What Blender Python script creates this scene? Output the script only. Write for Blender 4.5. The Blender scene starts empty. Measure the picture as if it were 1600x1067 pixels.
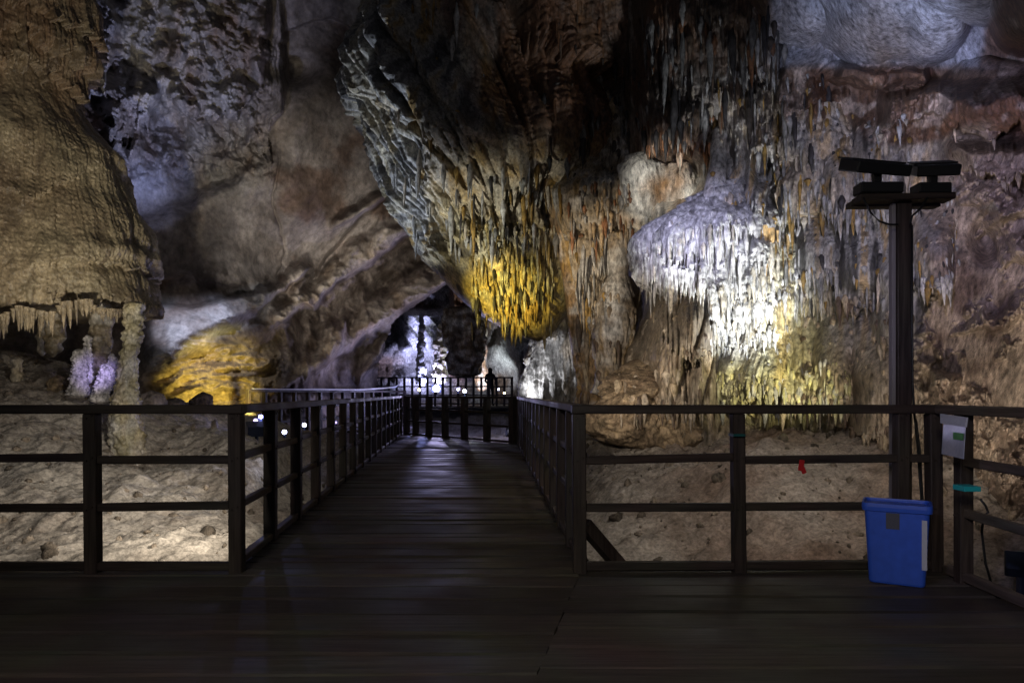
import bpy, bmesh, math, random
import numpy as np
from mathutils import Vector, Matrix
random.seed(7)
SC = bpy.context.scene
COL = SC.collection
R = math.radians
# ------------------------------------------------------------------ camera, world, exposure
F, CX, HY, EYE = 1100.0, 800.0, 614.0, 1.21          # focal length / horizon in photo pixels, eye height in metres
cam = bpy.data.cameras.new('camera'); cam_o = bpy.data.objects.new('camera', cam); COL.objects.link(cam_o)
cam_o.location = (0, 0, EYE); cam_o.rotation_euler = (R(90), 0, 0)
cam.sensor_width = 36; cam.sensor_fit = 'HORIZONTAL'; cam.lens = F / 1600 * 36
cam.shift_y = (HY - 533.5) / 1600; cam.clip_start = .05; cam.clip_end = 300
SC.camera = cam_o
W = bpy.data.worlds.new('World'); SC.world = W; W.use_nodes = True
W.node_tree.nodes['Background'].inputs[0].default_value = (.8, .82, 1, 1)
W.node_tree.nodes['Background'].inputs[1].default_value = .0115   # underground: hardly any ambient light
SC.view_settings.view_transform = 'Standard'; SC.view_settings.look = 'None'
SC.view_settings.exposure = 1.35; SC.view_settings.gamma = 1
SC.cycles.use_denoising = True; SC.cycles.denoiser = 'OPENIMAGEDENOISE'; SC.cycles.denoising_prefilter = 'NONE'; SC.cycles.use_adaptive_sampling = False
SC.cycles.max_bounces = 5; SC.cycles.diffuse_bounces = 2; SC.cycles.glossy_bounces = 2
SC.cycles.sample_clamp_indirect = .6
W.cycles.sampling_method = 'NONE'

def at(px, py, Y):
    return Vector(((px - CX) / F * Y, Y, EYE - (py - HY) / F * Y))
def gnd(px, py, z=0.0):
    Y = (EYE - z) * F / (py - HY); return Vector(((px - CX) / F * Y, Y, z))

VIOLET = (.60, .56, 1); BLUE = (.36, .40, 1); WHITE = (.9, .93, 1); WARM = (1, .78, .50); GOLD = (1, .82, .22)
YEL = (1, .9, .45); SAND = (1, .87, .72)
def spot(src, dst, watt, col, ang, blend=.8, rad=.08):
    l = bpy.data.lights.new('spot_lamp', 'SPOT'); o = bpy.data.objects.new('spot_lamp', l); COL.objects.link(o)
    l.energy = watt; l.color = col; l.spot_size = R(ang); l.spot_blend = blend; l.shadow_soft_size = rad
    o.location = src; o.rotation_euler = (Vector(dst) - Vector(src)).to_track_quat('-Z', 'Y').to_euler()
    return o
def point(src, watt, col, rad=.06):
    l = bpy.data.lights.new('lamp', 'POINT'); o = bpy.data.objects.new('lamp', l); COL.objects.link(o)
    l.energy = watt; l.color = col; l.shadow_soft_size = rad; o.location = src
# spots added for lit patches and fill; most have no fixture, many hang mid-air
POST = at(1370, 262, 5.15)
spot((.2, 7.4, 4.2), at(1080, 365, 10.8), 400, (.62, .62, 1), 30, 1)                  # violet on the curtain
spot(at(1345, 262, 5.45), at(1290, 300, 10), 90, (.72, .74, 1), 60, 1)         # lamp post: left head
spot(at(1450, 268, 5.45), at(1500, 300, 8.5), 75, VIOLET, 75, 1)               # lamp post: right head
spot(at(1225, 668, 8.7), at(1145, 440, 10.4), 420, (.86, .92, 1), 56, 1)       # hot lamp low in front of the curtain
spot(at(1330, 690, 8.2), at(1185, 560, 10.2), 120, (1, .93, .58), 62, 1)
spot((3.3, 5.6, -.5), at(1340, 470, 9.5), 75, SAND, 60, 1)
spot((3.25, 5.5, .1), at(1550, 500, 7.8), 95, SAND, 80, 1)
spot((-2.42, 10.2, 1.3), at(790, 462, 14.6), 950, GOLD, 23, 1)                  # gold on the hanging lobe
spot((-2.5, 11.2, 1.4), at(755, 330, 14), 330, (.95, .95, .82), 36, 1)
spot((.15, 17.6, .9), at(868, 530, 18.4), 65, (.9, .92, 1), 100, 1)                   # up the white column
spot((-1.2, 12.5, 1.0), at(872, 555, 18.2), 480, (.9, .92, 1), 13, 1)           # front of the pale column
spot((-2.5, 9.0, 1.2), at(935, 400, 13.6), 620, (1, .84, .62), 25, 1)
spot((.4, 8.0, 1.2), at(1015, 545, 11.6), 170, SAND, 60, 1)
spot((.3, 7.0, 4.6), at(1040, 290, 12.7), 560, (1, .97, .92), 17, 1)                   # white niche
spot((-4.6, 13.6, .8), at(660, 160, 15), 720, (.70, .80, 1), 50, 1)            # left flank of the hanging mass
spot(at(408, 638, 14.4), at(322, 594, 17), 270, GOLD, 50, .8)                  # gold niche
spot((-5.7, 12.4, 4.6), at(320, 505, 16), 420, (.74, .76, 1), 34, 1)
spot((-5.2, 9.3, 1.7), at(148, 585, 11.4), 130, (.5, .42, 1), 17, 1)           # violet stalagmites
spot((-4.8, 6.0, .2), at(90, 290, 11.5), 560, (1, .91, .74), 46, 1)           # big flowstone
spot((-3.1, 5.4, -.15), at(250, 840, 7.4), 14, SAND, 120, 1)                   # sand under the platform
spot((-2.2, 5.6, 3.0), at(150, 770, 9), 165, (1, .93, .84), 70, 1)
spot((-2.15, 6.4, .35), at(120, 790, 8.6), 120, (1, .9, .78), 74, 1)
spot((-3.0, 10.6, .75), at(290, 770, 9.0), 26, (.7, .75, 1), 44, .6)
spot((-3.4, 10.5, 1.0), at(470, 335, 19), 540, (1, .95, .91), 35, 1)           # big slab
spot((-6.0, 12.9, 4.2), at(270, 80, 15.5), 290, (.5, .56, 1), 62, 1)
spot((-5.9, 13.0, 3.2), at(232, 285, 15.5), 260, (.5, .56, 1), 34, 1)
spot((-3.6, 32.4, .9), at(655, 520, 37), 1300, (.5, .52, 1), 90, 1)              # far chamber
spot((-.9, 32.2, .9), at(750, 530, 35), 330, (.8, .84, 1), 110, 1)
spot((2.0, 5.2, 2.9), at(1400, 30, 8.5), 230, (.58, .66, 1), 40, 1)
spot((2.4, 5.3, 3.6), at(1120, 770, 8.2), 105, (1, .9, .8), 78, 1, .3)         # sand on the right
spot((-5.0, 14.6, 1.3), at(590, 430, 22), 300, (1, .93, .85), 54, 1)           # along the ledges
spot((-.6, 1.2, 2.6), (2.9, 3.9, .75), 55, (.62, .62, 1), 32, 1)                # bluish light on the side railing
spot((-1.5, -3, 3.4), (.6, 4.6, .2), 190, (1, .93, .86), 70, 1, .4)            # unseen fill added behind the viewer for deck and bin

spot((.2, 1.2, 2.0), at(1400, 470, 5), 60, VIOLET, 20, 1)                    # violet edge on the lamp post

# ------------------------------------------------------------------ numpy noise
_rs = np.random.RandomState(3)
_perm = _rs.permutation(256); _perm = np.concatenate([_perm, _perm, _perm]).astype(np.int32)
_g = _rs.normal(size=(256, 3)).astype(np.float32); _g /= np.linalg.norm(_g, axis=1)[:, None]
_rnd = _rs.rand(4096).astype(np.float32)
def rnd(k, seed=0): return _rnd[(np.asarray(k).astype(np.int64) * 131 + seed * 977) % 4096]
def pn(x, y, z):
    x, y, z = np.broadcast_arrays(np.asarray(x, np.float32), np.asarray(y, np.float32), np.asarray(z, np.float32))
    xi, yi, zi = np.floor(x), np.floor(y), np.floor(z)
    fx, fy, fz = x - xi, y - yi, z - zi
    xi = xi.astype(np.int32) & 255; yi = yi.astype(np.int32) & 255; zi = zi.astype(np.int32) & 255
    u, v, w = [t * t * t * (t * (t * 6 - 15) + 10) for t in (fx, fy, fz)]
    def gr(i, j, k):
        h = _perm[_perm[_perm[(xi + i) & 255] + ((yi + j) & 255)] + ((zi + k) & 255)]
        g = _g[h]; return g[..., 0] * (fx - i) + g[..., 1] * (fy - j) + g[..., 2] * (fz - k)
    a = gr(0, 0, 0); a = a + u * (gr(1, 0, 0) - a); b = gr(0, 1, 0); b = b + u * (gr(1, 1, 0) - b)
    c = gr(0, 0, 1); c = c + u * (gr(1, 0, 1) - c); d = gr(0, 1, 1); d = d + u * (gr(1, 1, 1) - d)
    a = a + v * (b - a); c = c + v * (d - c); return (a + w * (c - a)) * 1.5
def fbm(x, y, z, o=4, g=.5):
    s = 0; a = 1; f = 1
    for i in range(o):
        s = s + a * pn(x * f + 17 * i, y * f + 5 * i, z * f + 9 * i); a *= g; f *= 2.03
    return s
def ridged(x, y, z, o=4, g=.5):
    s = 0; a = 1; f = 1
    for i in range(o):
        s = s + a * (1 - 2 * np.abs(pn(x * f + 31 * i, y * f + 7 * i, z * f + 3 * i))); a *= g; f *= 2.03
    return s
def billow(x, y, z, o=4, g=.5):
    s = 0; a = 1; f = 1
    for i in range(o):
        s = s + a * (2 * np.abs(pn(x * f + 11 * i, y * f + 3 * i, z * f + 29 * i)) - .5); a *= g; f *= 2.03
    return s
def worley(x, y, z, seed=0):
    x, y, z = np.broadcast_arrays(x, y, z)
    xi, yi, zi = np.floor(x), np.floor(y), np.floor(z)
    f1 = np.full(x.shape, 9., np.float32); f2 = f1.copy()
    for i in (-1, 0, 1):
        for j in (-1, 0, 1):
            for k in (-1, 0, 1):
                cx, cy, cz = xi + i, yi + j, zi + k
                h = (cx * 73 + cy * 157 + cz * 311 + seed * 29)
                d = (cx + rnd(h, 1) - x) ** 2 + (cy + rnd(h, 2) - y) ** 2 + (cz + rnd(h, 3) - z) ** 2
                f2 = np.minimum(f2, np.maximum(f1, d)); f1 = np.minimum(f1, d)
    return np.sqrt(f1), np.sqrt(f2)
def sm(a, b, x):
    t = np.clip((x - a) / (b - a + 1e-9), 0, 1); return t * t * (3 - 2 * t)
def lerp(a, b, t): return a + (b - a) * t
def tps(pts, x, y, scale=200., smooth=1e-3):
    pts = np.array(pts, float); P = pts[:, :2] / scale; v = pts[:, 2]; n = len(P)
    def K(r2): return np.where(r2 > 0, .5 * r2 * np.log(r2 + 1e-12), 0)
    A = np.zeros((n + 3, n + 3)); r2 = ((P[:, None] - P[None]) ** 2).sum(-1)
    A[:n, :n] = K(r2) + smooth * np.eye(n); A[:n, n] = 1; A[:n, n + 1:] = P; A[n, :n] = 1; A[n + 1:, :n] = P.T
    c = np.linalg.solve(A, np.concatenate([v, [0, 0, 0]]))
    x = np.asarray(x) / scale; y = np.asarray(y) / scale; o = c[n] + c[n + 1] * x + c[n + 2] * y
    for i in range(n): o = o + c[i] * K((x - P[i, 0]) ** 2 + (y - P[i, 1]) ** 2)
    return o
def curve(v, x):
    if np.isscalar(v): return np.full(np.shape(x), float(v))
    v = np.array(v, float); return np.interp(x, v[:, 0], v[:, 1])
# vertical flutes: s runs across the rock, q down it (photo-pixel sized units)
def ribs(s, q, w, seed=0, wav=.35):
    u = s / w + 1.1 * pn(s / (w * 3.1), seed * 3.3, .5) + wav * pn(s / (w * 2.2), q / (w * 7), seed + .7)
    k = np.floor(u); v = u - k
    return np.sqrt(np.clip(1 - (2 * v - 1) ** 2, 0, 1)), rnd(k + 2000, seed)
def tier(px, py, s, x0, x1, top, bot, amp, rib=0., w=8, jag=18, seed=0, fall=30, rise=.55, drop=2.5):
    top = curve(top, px); bot = curve(bot, px)
    r, k = ribs(s, py, w, seed); r2, k2 = ribs(s, py, w * .43, seed + 5)
    yb = bot + jag * (.75 * k * r + .25 * k2 * r2 - .5) + 8 * pn(s / 60, seed, .3)
    t = (py - top) / np.maximum(yb - top, 4)
    p = sm(0, rise, t) * sm(0, drop, yb - py)
    p = p * sm(x0, x0 + fall, px) * sm(x1, x1 - fall, px)
    return p * (amp + rib * (.7 * r * (.4 + .6 * k) + .3 * r2))
def bump(px, py, x, y, rx, ry, h, p=2):
    d = ((px - x) / rx) ** 2 + ((py - y) / ry) ** 2
    return h * np.exp(-d ** (p / 2))

def icicle(s, q, w, seed=0, lmin=4, lmax=9):
    u = s / w + 1.1 * pn(s / (w * 3.1), seed * 3.3, .5) + .3 * pn(s / (w * 2.2), q / (w * 8), seed + .7)
    k = np.floor(u); v = u - k; r = np.sqrt(np.clip(1 - (2 * v - 1) ** 2, 0, 1)); L = w * (lmin + (lmax - lmin) * rnd(k + 2000, seed))
    a = (q + 900 * rnd(k + 900, seed + 1)) / L + .35 * (1 - r); b = np.floor(a); t = a - b
    return r * sm(0, .75, t) * sm(1, .95, t) * (.25 + .75 * rnd(k * 13 + b + 500, seed + 2))
def drips(s, q, seed=0, st=1.): q = q / st; return .16 * icicle(s, q, 19, seed) + .10 * icicle(s, q, 10.5, seed + 3) + .05 * icicle(s, q, 6.5, seed + 6)
# ------------------------------------------------------------------ mesh from grids
ZB = np.full((660, 1000), 99., np.float32)          # nearest rock along each direction, so dripstone can be rooted on it
def splat(P):
    Q = P.reshape(-1, 3); Q = Q[Q[:, 1] > 2]; x = ((Q[:, 0] / Q[:, 1] * F + CX) / 2 + 80).astype(int); y = ((HY - (Q[:, 2] - EYE) / Q[:, 1] * F) / 2 + 70).astype(int)
    k = (x >= 0) & (x < 1000) & (y >= 0) & (y < 660); np.minimum.at(ZB, (y[k], x[k]), Q[k, 1])
def rock_at(px, py): return ZB[np.clip((py / 2 + 70).astype(int), 0, 659), np.clip((px / 2 + 80).astype(int), 0, 999)]
def grid_obj(name, P, col, mat, wrap=False, mask=None, parent=None):
    if 'floor' not in name: splat(P if mask is None else P[mask])
    nv, nu = P.shape[:2]
    idx = np.arange(nv * nu).reshape(nv, nu)
    if wrap: idx = np.concatenate([idx, idx[:, :1]], 1)
    q = np.stack([idx[:-1, :-1], idx[1:, :-1], idx[1:, 1:], idx[:-1, 1:]], -1).reshape(-1, 4)
    if mask is not None: q = q[mask.ravel()[q].all(1)]
    V = P.reshape(-1, 3)
    if mask is not None:
        used = np.zeros(len(V), bool); used[q.ravel()] = True; mp = np.cumsum(used) - 1
        V = V[used]; q = mp[q]; col = col.reshape(-1, 3)[used]
    return raw_obj(name, V, q, col, mat, parent)
def raw_obj(name, V, q, col, mat, parent=None):
    m = bpy.data.meshes.new(name); n = len(q)
    m.vertices.add(len(V)); m.vertices.foreach_set('co', np.ascontiguousarray(V, np.float32).ravel())
    m.loops.add(n * 4); m.loops.foreach_set('vertex_index', np.ascontiguousarray(q, np.int32).ravel())
    m.polygons.add(n); m.polygons.foreach_set('loop_start', np.arange(n, dtype=np.int32) * 4)
    m.polygons.foreach_set('loop_total', np.full(n, 4, np.int32))
    m.update(calc_edges=True)
    m.polygons.foreach_set('use_smooth', np.ones(n, bool))
    a = m.color_attributes.new('stone', 'FLOAT_COLOR', 'POINT')
    c = np.ones((len(V), 4), np.float32); c[:, :3] = np.clip(col.reshape(-1, 3), .004, .8); a.data.foreach_set('color', c.ravel())
    m.materials.append(mat); o = bpy.data.objects.new(name, m); COL.objects.link(o)
    if parent: o.parent = parent
    return o
def rays(px, py): return (px - CX) / F, -(py - HY) / F
def wall(name, x0, x1, y0, y1, step, pts, disp, colf, mat, inside=None):
    px, py = np.meshgrid(np.arange(x0, x1, step), np.arange(y0, y1, step)); px = px + 1e-3
    D = tps(pts, px, py); rx, rz = rays(px, py)
    X, Z = rx * D, EYE + rz * D
    d = disp(px, py, X, D, Z); D2 = D - d
    P = np.stack([rx * D2, D2, EYE + rz * D2], -1)
    c = colf(px, py, X, D, Z, d)
    return grid_obj(name, P, c, mat, mask=None if inside is None else inside(px, py))
# a free-standing or hanging body: outline rows (y, left, right) read at depth Yc; round in plan
def body(name, rows, Yc, deep, disp, colf, mat, step=1.5, back=.3, parent=None, sm_n=9):
    rows = np.array(rows, float); ys = np.arange(rows[0, 0], rows[-1, 0] + step, step)
    xl = np.interp(ys, rows[:, 0], rows[:, 1]); xr = np.interp(ys, rows[:, 0], rows[:, 2])
    def smo(a):
        if len(a) < sm_n * 2: return a
        k = np.hanning(sm_n + 2)[1:-1]; k /= k.sum()
        return np.convolve(np.pad(a, sm_n // 2, mode='edge'), k, 'valid')
    xl, xr = smo(xl), smo(xr)
    wmax = (xr - xl).max(); nf = int(max(14, wmax * 1.35 / step)); nb = max(6, int(nf * .18))
    th = np.concatenate([np.linspace(-R(105), R(105), nf), np.linspace(R(105), R(255), nb + 2)[1:-1]])
    TH, PY = np.meshgrid(th, ys); mid = ((xl + xr) / 2)[:, None]; half = np.maximum((xr - xl) / 2, .6)[:, None]
    s = TH * half.mean() + mid; PX = mid + half * np.sin(TH)
    yc = curve(Yc, ys)[:, None] if not np.isscalar(Yc) else np.full((len(ys), 1), float(Yc))
    a = half / F * yc; b = a * deep
    X0 = (mid - CX) / F * yc; Z = np.broadcast_to(EYE - (PY - HY) / F * yc, PX.shape)
    nx, ny = np.sin(TH), -np.cos(TH)
    Xs, Ys = X0 + a * nx, yc + b * ny
    d = disp(PX, PY, s, Xs, Ys, Z); d = np.minimum(d, .55 * a + .02)
    cap = np.sqrt(np.clip(np.minimum((np.arange(len(ys)) + .02) / 5, (len(ys) - 1.02 - np.arange(len(ys))) / 5), 0, 1))[:, None]
    Xf = X0 + (a + d) * nx * cap; Yf = yc + (b + d) * ny * cap
    P = np.stack([Xf, Yf, Z], -1)
    # close both ends by collapsing the last rings
    c = colf(PX, PY, s, Xs, Ys, Z, d)
    return grid_obj(name, P, c, mat, wrap=True, parent=parent)
def C(*a): return np.array(a, np.float32)
def mixc(a, b, t): return a + (b - a) * np.clip(t, 0, 1)[..., None]
def flat(c, shp): return np.broadcast_to(c, shp + (3,)).astype(np.float32)
WHT = C(.52, .50, .47); GREY = C(.34, .33, .31); TAN = C(.31, .24, .165); SANDC = C(.30, .25, .19); OCH = C(.42, .26, .07)
RUST = C(.24, .11, .05); BRN = C(.12, .082, .055); DRK = C(.05, .038, .03); BLK = C(.022, .02, .02); MAUVE = C(.34, .28, .25)

# ------------------------------------------------------------------ materials
def nodes(name):
    m = bpy.data.materials.new(name); m.use_nodes = True; nt = m.node_tree
    return m, nt, nt.nodes['Principled BSDF']
def rock_mat(name, fine=22, streak=1., bump_s=.5, rough=.62, spec=.45, bdist=.02, cv=.78):
    m, nt, b = nodes(name); N = nt.nodes.new; L = nt.links.new
    at_ = N('ShaderNodeAttribute'); at_.attribute_name = 'stone'
    tc = N('ShaderNodeTexCoord'); mp = N('ShaderNodeMapping'); mp.inputs['Scale'].default_value = (1, 1, 1 / (1 + 2.5 * streak))
    L(tc.outputs['Object'], mp.inputs[0])
    n1 = N('ShaderNodeTexNoise'); n1.inputs['Scale'].default_value = fine; n1.inputs['Detail'].default_value = 5; n1.inputs['Roughness'].default_value = .65
    L(mp.outputs[0], n1.inputs[0])
    n2 = N('ShaderNodeTexNoise'); n2.inputs['Scale'].default_value = fine * .2; n2.inputs['Detail'].default_value = 4; L(mp.outputs[0], n2.inputs[0])
    r1 = N('ShaderNodeMapRange'); r1.inputs[1].default_value = .3; r1.inputs[2].default_value = .72; r1.inputs[3].default_value = 1 - cv; r1.inputs[4].default_value = 1 + cv * .95
    L(n1.outputs[0], r1.inputs[0])
    r2 = N('ShaderNodeMapRange'); r2.inputs[1].default_value = .3; r2.inputs[2].default_value = .7; r2.inputs[3].default_value = .7; r2.inputs[4].default_value = 1.25
    L(n2.outputs[0], r2.inputs[0])
    mu = N('ShaderNodeMath'); mu.operation = 'MULTIPLY'; L(r1.outputs[0], mu.inputs[0]); L(r2.outputs[0], mu.inputs[1])
    vm = N('ShaderNodeVectorMath'); vm.operation = 'SCALE'; L(at_.outputs['Color'], vm.inputs[0]); L(mu.outputs[0], vm.inputs['Scale'])
    L(vm.outputs[0], b.inputs['Base Color'])
    bp = N('ShaderNodeBump'); bp.inputs['Strength'].default_value = bump_s; bp.inputs['Distance'].default_value = bdist
    vo = N('ShaderNodeTexVoronoi'); vo.inputs['Scale'].default_value = fine * .55; L(mp.outputs[0], vo.inputs['Vector'])
    n3 = N('ShaderNodeTexNoise'); n3.inputs['Scale'].default_value = fine * .45; n3.inputs['Detail'].default_value = 8; n3.inputs['Roughness'].default_value = .72; L(mp.outputs[0], n3.inputs[0])
    ad = N('ShaderNodeMath'); ad.operation = 'MULTIPLY_ADD'; L(vo.outputs['Distance'], ad.inputs[0]); ad.inputs[1].default_value = .35; L(n3.outputs[0], ad.inputs[2])
    L(ad.outputs[0], bp.inputs['Height']); L(bp.outputs[0], b.inputs['Normal'])
    b.inputs['Roughness'].default_value = rough; b.inputs['Specular IOR Level'].default_value = spec
    return m
M_rock = rock_mat('cave_limestone', 14, .5, .9, .7, .35, .12)
M_drip = rock_mat('wet_dripstone', 18, .35, .62, .5, .5, .08)
M_flow = rock_mat('sparkling_flowstone', 30, .1, .8, .34, .6, .032, .55)
M_slab = rock_mat('smooth_limestone', 7, .1, .5, .75, .3, .06, .42)
M_sand = rock_mat('cave_sand', 24, 0, .8, .9, .15, .035, .5)
def wood_mat(name, c0, c1, rough, axis=0, spec=.4):
    m, nt, b = nodes(name); N = nt.nodes.new; L = nt.links.new
    tc = N('ShaderNodeTexCoord'); mp = N('ShaderNodeMapping'); s = [22, 22, 22]; s[axis] = 1.3; mp.inputs['Scale'].default_value = s
    L(tc.outputs['Object'], mp.inputs[0])
    n = N('ShaderNodeTexNoise'); n.inputs['Scale'].default_value = 1.6; n.inputs['Detail'].default_value = 6; n.inputs['Roughness'].default_value = .65; L(mp.outputs[0], n.inputs[0])
    n2 = N('ShaderNodeTexNoise'); n2.inputs['Scale'].default_value = 1.7; n2.inputs['Detail'].default_value = 5; L(tc.outputs['Object'], n2.inputs[0])
    cr = N('ShaderNodeValToRGB'); cr.color_ramp.elements[0].color = (*c0, 1); cr.color_ramp.elements[1].color = (*c1, 1)
    cr.color_ramp.elements[0].position = .3; cr.color_ramp.elements[1].position = .72
    L(n.outputs[0], cr.inputs[0])
    mx = N('ShaderNodeMix'); mx.data_type = 'RGBA'; mx.blend_type = 'MULTIPLY'; mx.inputs[0].default_value = .55
    L(cr.outputs[0], mx.inputs[6]); L(n2.outputs[1], mx.inputs[7])
    if 'deck' in name:
        ta = N('ShaderNodeAttribute'); ta.attribute_name = 'tone'; m2 = N('ShaderNodeMix'); m2.data_type = 'RGBA'; m2.blend_type = 'MULTIPLY'; m2.inputs[0].default_value = 1
        L(mx.outputs[2], m2.inputs[6]); L(ta.outputs['Color'], m2.inputs[7]); L(m2.outputs[2], b.inputs['Base Color'])
    else: L(mx.outputs[2], b.inputs['Base Color'])
    rr = N('ShaderNodeMapRange'); rr.inputs[1].default_value = .3; rr.inputs[2].default_value = .7; rr.inputs[3].default_value = rough - .14; rr.inputs[4].default_value = rough + .16
    L(n2.outputs[0], rr.inputs[0]); L(rr.outputs[0], b.inputs['Roughness'])
    bp = N('ShaderNodeBump'); bp.inputs['Strength'].default_value = .5; bp.inputs['Distance'].default_value = .006
    L(n.outputs[0], bp.inputs['Height']); L(bp.outputs[0], b.inputs['Normal']); b.inputs['Specular IOR Level'].default_value = spec
    return m
M_deck = wood_mat('dark_deck_boards', (.050, .043, .036), (.118, .10, .082), .56, 0, .22)
M_rail = wood_mat('dark_rail_timber', (.020, .013, .011), (.085, .064, .052), .6, 0, .3)
M_railv = wood_mat('dark_post_timber', (.020, .013, .011), (.085, .064, .052), .6, 2, .3)
M_raily = wood_mat('weathered_rail_timber', (.06, .045, .035), (.16, .125, .10), .6, 1, .3)
def plain(name, c, rough=.5, spec=.4, emit=None, es=0., metal=0., alpha=1.):
    m, nt, b = nodes(name); N = nt.nodes.new; L = nt.links.new
    n = N('ShaderNodeTexNoise'); n.inputs['Scale'].default_value = 9; n.inputs['Detail'].default_value = 4
    cr = N('ShaderNodeValToRGB'); cr.color_ramp.elements[0].color = (*[v * .75 for v in c], 1); cr.color_ramp.elements[1].color = (*[min(1, v * 1.2) for v in c], 1)
    L(n.outputs[0], cr.inputs[0]); L(cr.outputs[0], b.inputs['Base Color'])
    b.inputs['Roughness'].default_value = rough; b.inputs['Specular IOR Level'].default_value = spec; b.inputs['Metallic'].default_value = metal
    if emit: m.cycles.emission_sampling = 'NONE'; b.inputs['Emission Color'].default_value = (*emit, 1); b.inputs['Emission Strength'].default_value = es
    if alpha < 1: b.inputs['Alpha'].default_value = alpha
    return m
M_black = plain('black_metal', (.012, .012, .014), .5)
M_navy = plain('dark_blue_metal', (.012, .018, .04), .45)
M_bin = plain('blue_plastic', (.03, .092, .48), .42)
M_grey = plain('grey_sticker', (.07, .07, .085), .7)
M_wlab = plain('white_paper', (.42, .42, .46), .6)
M_cable = plain('black_rubber', (.01, .01, .01), .5)
M_teal = plain('teal_tape', (.02, .36, .36), .4)
M_red = plain('red_plastic', (.5, .015, .02), .5)
M_green = plain('green_print', (.08, .3, .07), .6)
M_clear = plain('clear_plastic_sleeve', (.45, .47, .55), .25, .5, alpha=.72)
M_cloth = plain('dark_cloth', (.02, .022, .03), .9)
M_skin = plain('skin', (.32, .19, .13), .6)
M_hair = plain('black_hair', (.008, .007, .007), .6)
M_lensV = plain('violet_lens', (.2, .2, .2), .3, .5, (.40, .33, 1), 1.5)
M_lensW = plain('white_lens', (.2, .2, .2), .3, .5, (.7, .72, 1), 9)
M_lensY = plain('warm_lens', (.2, .2, .2), .3, .5, (1, .75, .35), 6)
M_tube = plain('lit_tube', (.5, .5, .5), .3, .5, (.55, .75, 1), 3)

# ------------------------------------------------------------------ helpers for objects
def tag(o, label=None, cat=None, group=None, kind=None):
    if label: o['label'] = label
    if cat: o['category'] = cat
    if group: o['group'] = group
    if kind: o['kind'] = kind
    return o
def empty(name, loc, label, cat, group=None):
    o = bpy.data.objects.new(name, None); COL.objects.link(o); o.location = loc; o.empty_display_size = .1
    return tag(o, label, cat, group)
def bm_obj(name, bm, mat, parent=None, smooth=False):
    m = bpy.data.meshes.new(name); bmesh.ops.recalc_face_normals(bm, faces=bm.faces[:]); bm.to_mesh(m); bm.free(); m.materials.append(mat)
    if smooth: m.polygons.foreach_set('use_smooth', np.ones(len(m.polygons), bool))
    o = bpy.data.objects.new(name, m); COL.objects.link(o)
    if parent:
        o.parent = parent
        o.matrix_parent_inverse = Matrix.Translation(parent.location).inverted() if parent.rotation_euler[:] == (0, 0, 0) else parent.matrix_basis.inverted()
    return o
def add_box(bm, c, s, rot=None, bev=.004):
    g = bmesh.ops.create_cube(bm, size=1)['verts']
    M = Matrix.Translation(c) @ (rot.to_4x4() if rot else Matrix.Identity(4)) @ Matrix.Diagonal((*s, 1))
    bmesh.ops.transform(bm, matrix=M, verts=g)
    if bev:
        e = list({e for v in g for e in v.link_edges}); bmesh.ops.bevel(bm, geom=e, offset=bev, segments=1, affect='EDGES')
def beam(bm, p, q, w, h, bev=.006, nseg=1, jit=0):
    """timber from p to q, w wide sideways, h high, slightly uneven"""
    p, q = Vector(p), Vector(q); d = q - p; L = d.length; rot = d.to_track_quat('X', 'Z').to_matrix()
    add_box(bm, (p + q) / 2, (L, w, h), rot, bev)
def tube(bm, pts, r, n=8):
    pts = [Vector(p) for p in pts]; rings = []
    for i, p in enumerate(pts):
        d = (pts[min(i + 1, len(pts) - 1)] - pts[max(i - 1, 0)]).normalized(); a = d.orthogonal().normalized(); b = d.cross(a)
        rr = r[i] if hasattr(r, '__len__') else r
        rings.append([bm.verts.new(p + (a * math.cos(t) + b * math.sin(t)) * rr) for t in [2 * math.pi * k / n for k in range(n)]])
    for A, B in zip(rings, rings[1:]):
        for k in range(n): bm.faces.new((A[k], A[(k + 1) % n], B[(k + 1) % n], B[k]))
    bm.faces.new(rings[0]); bm.faces.new(rings[-1])

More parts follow.
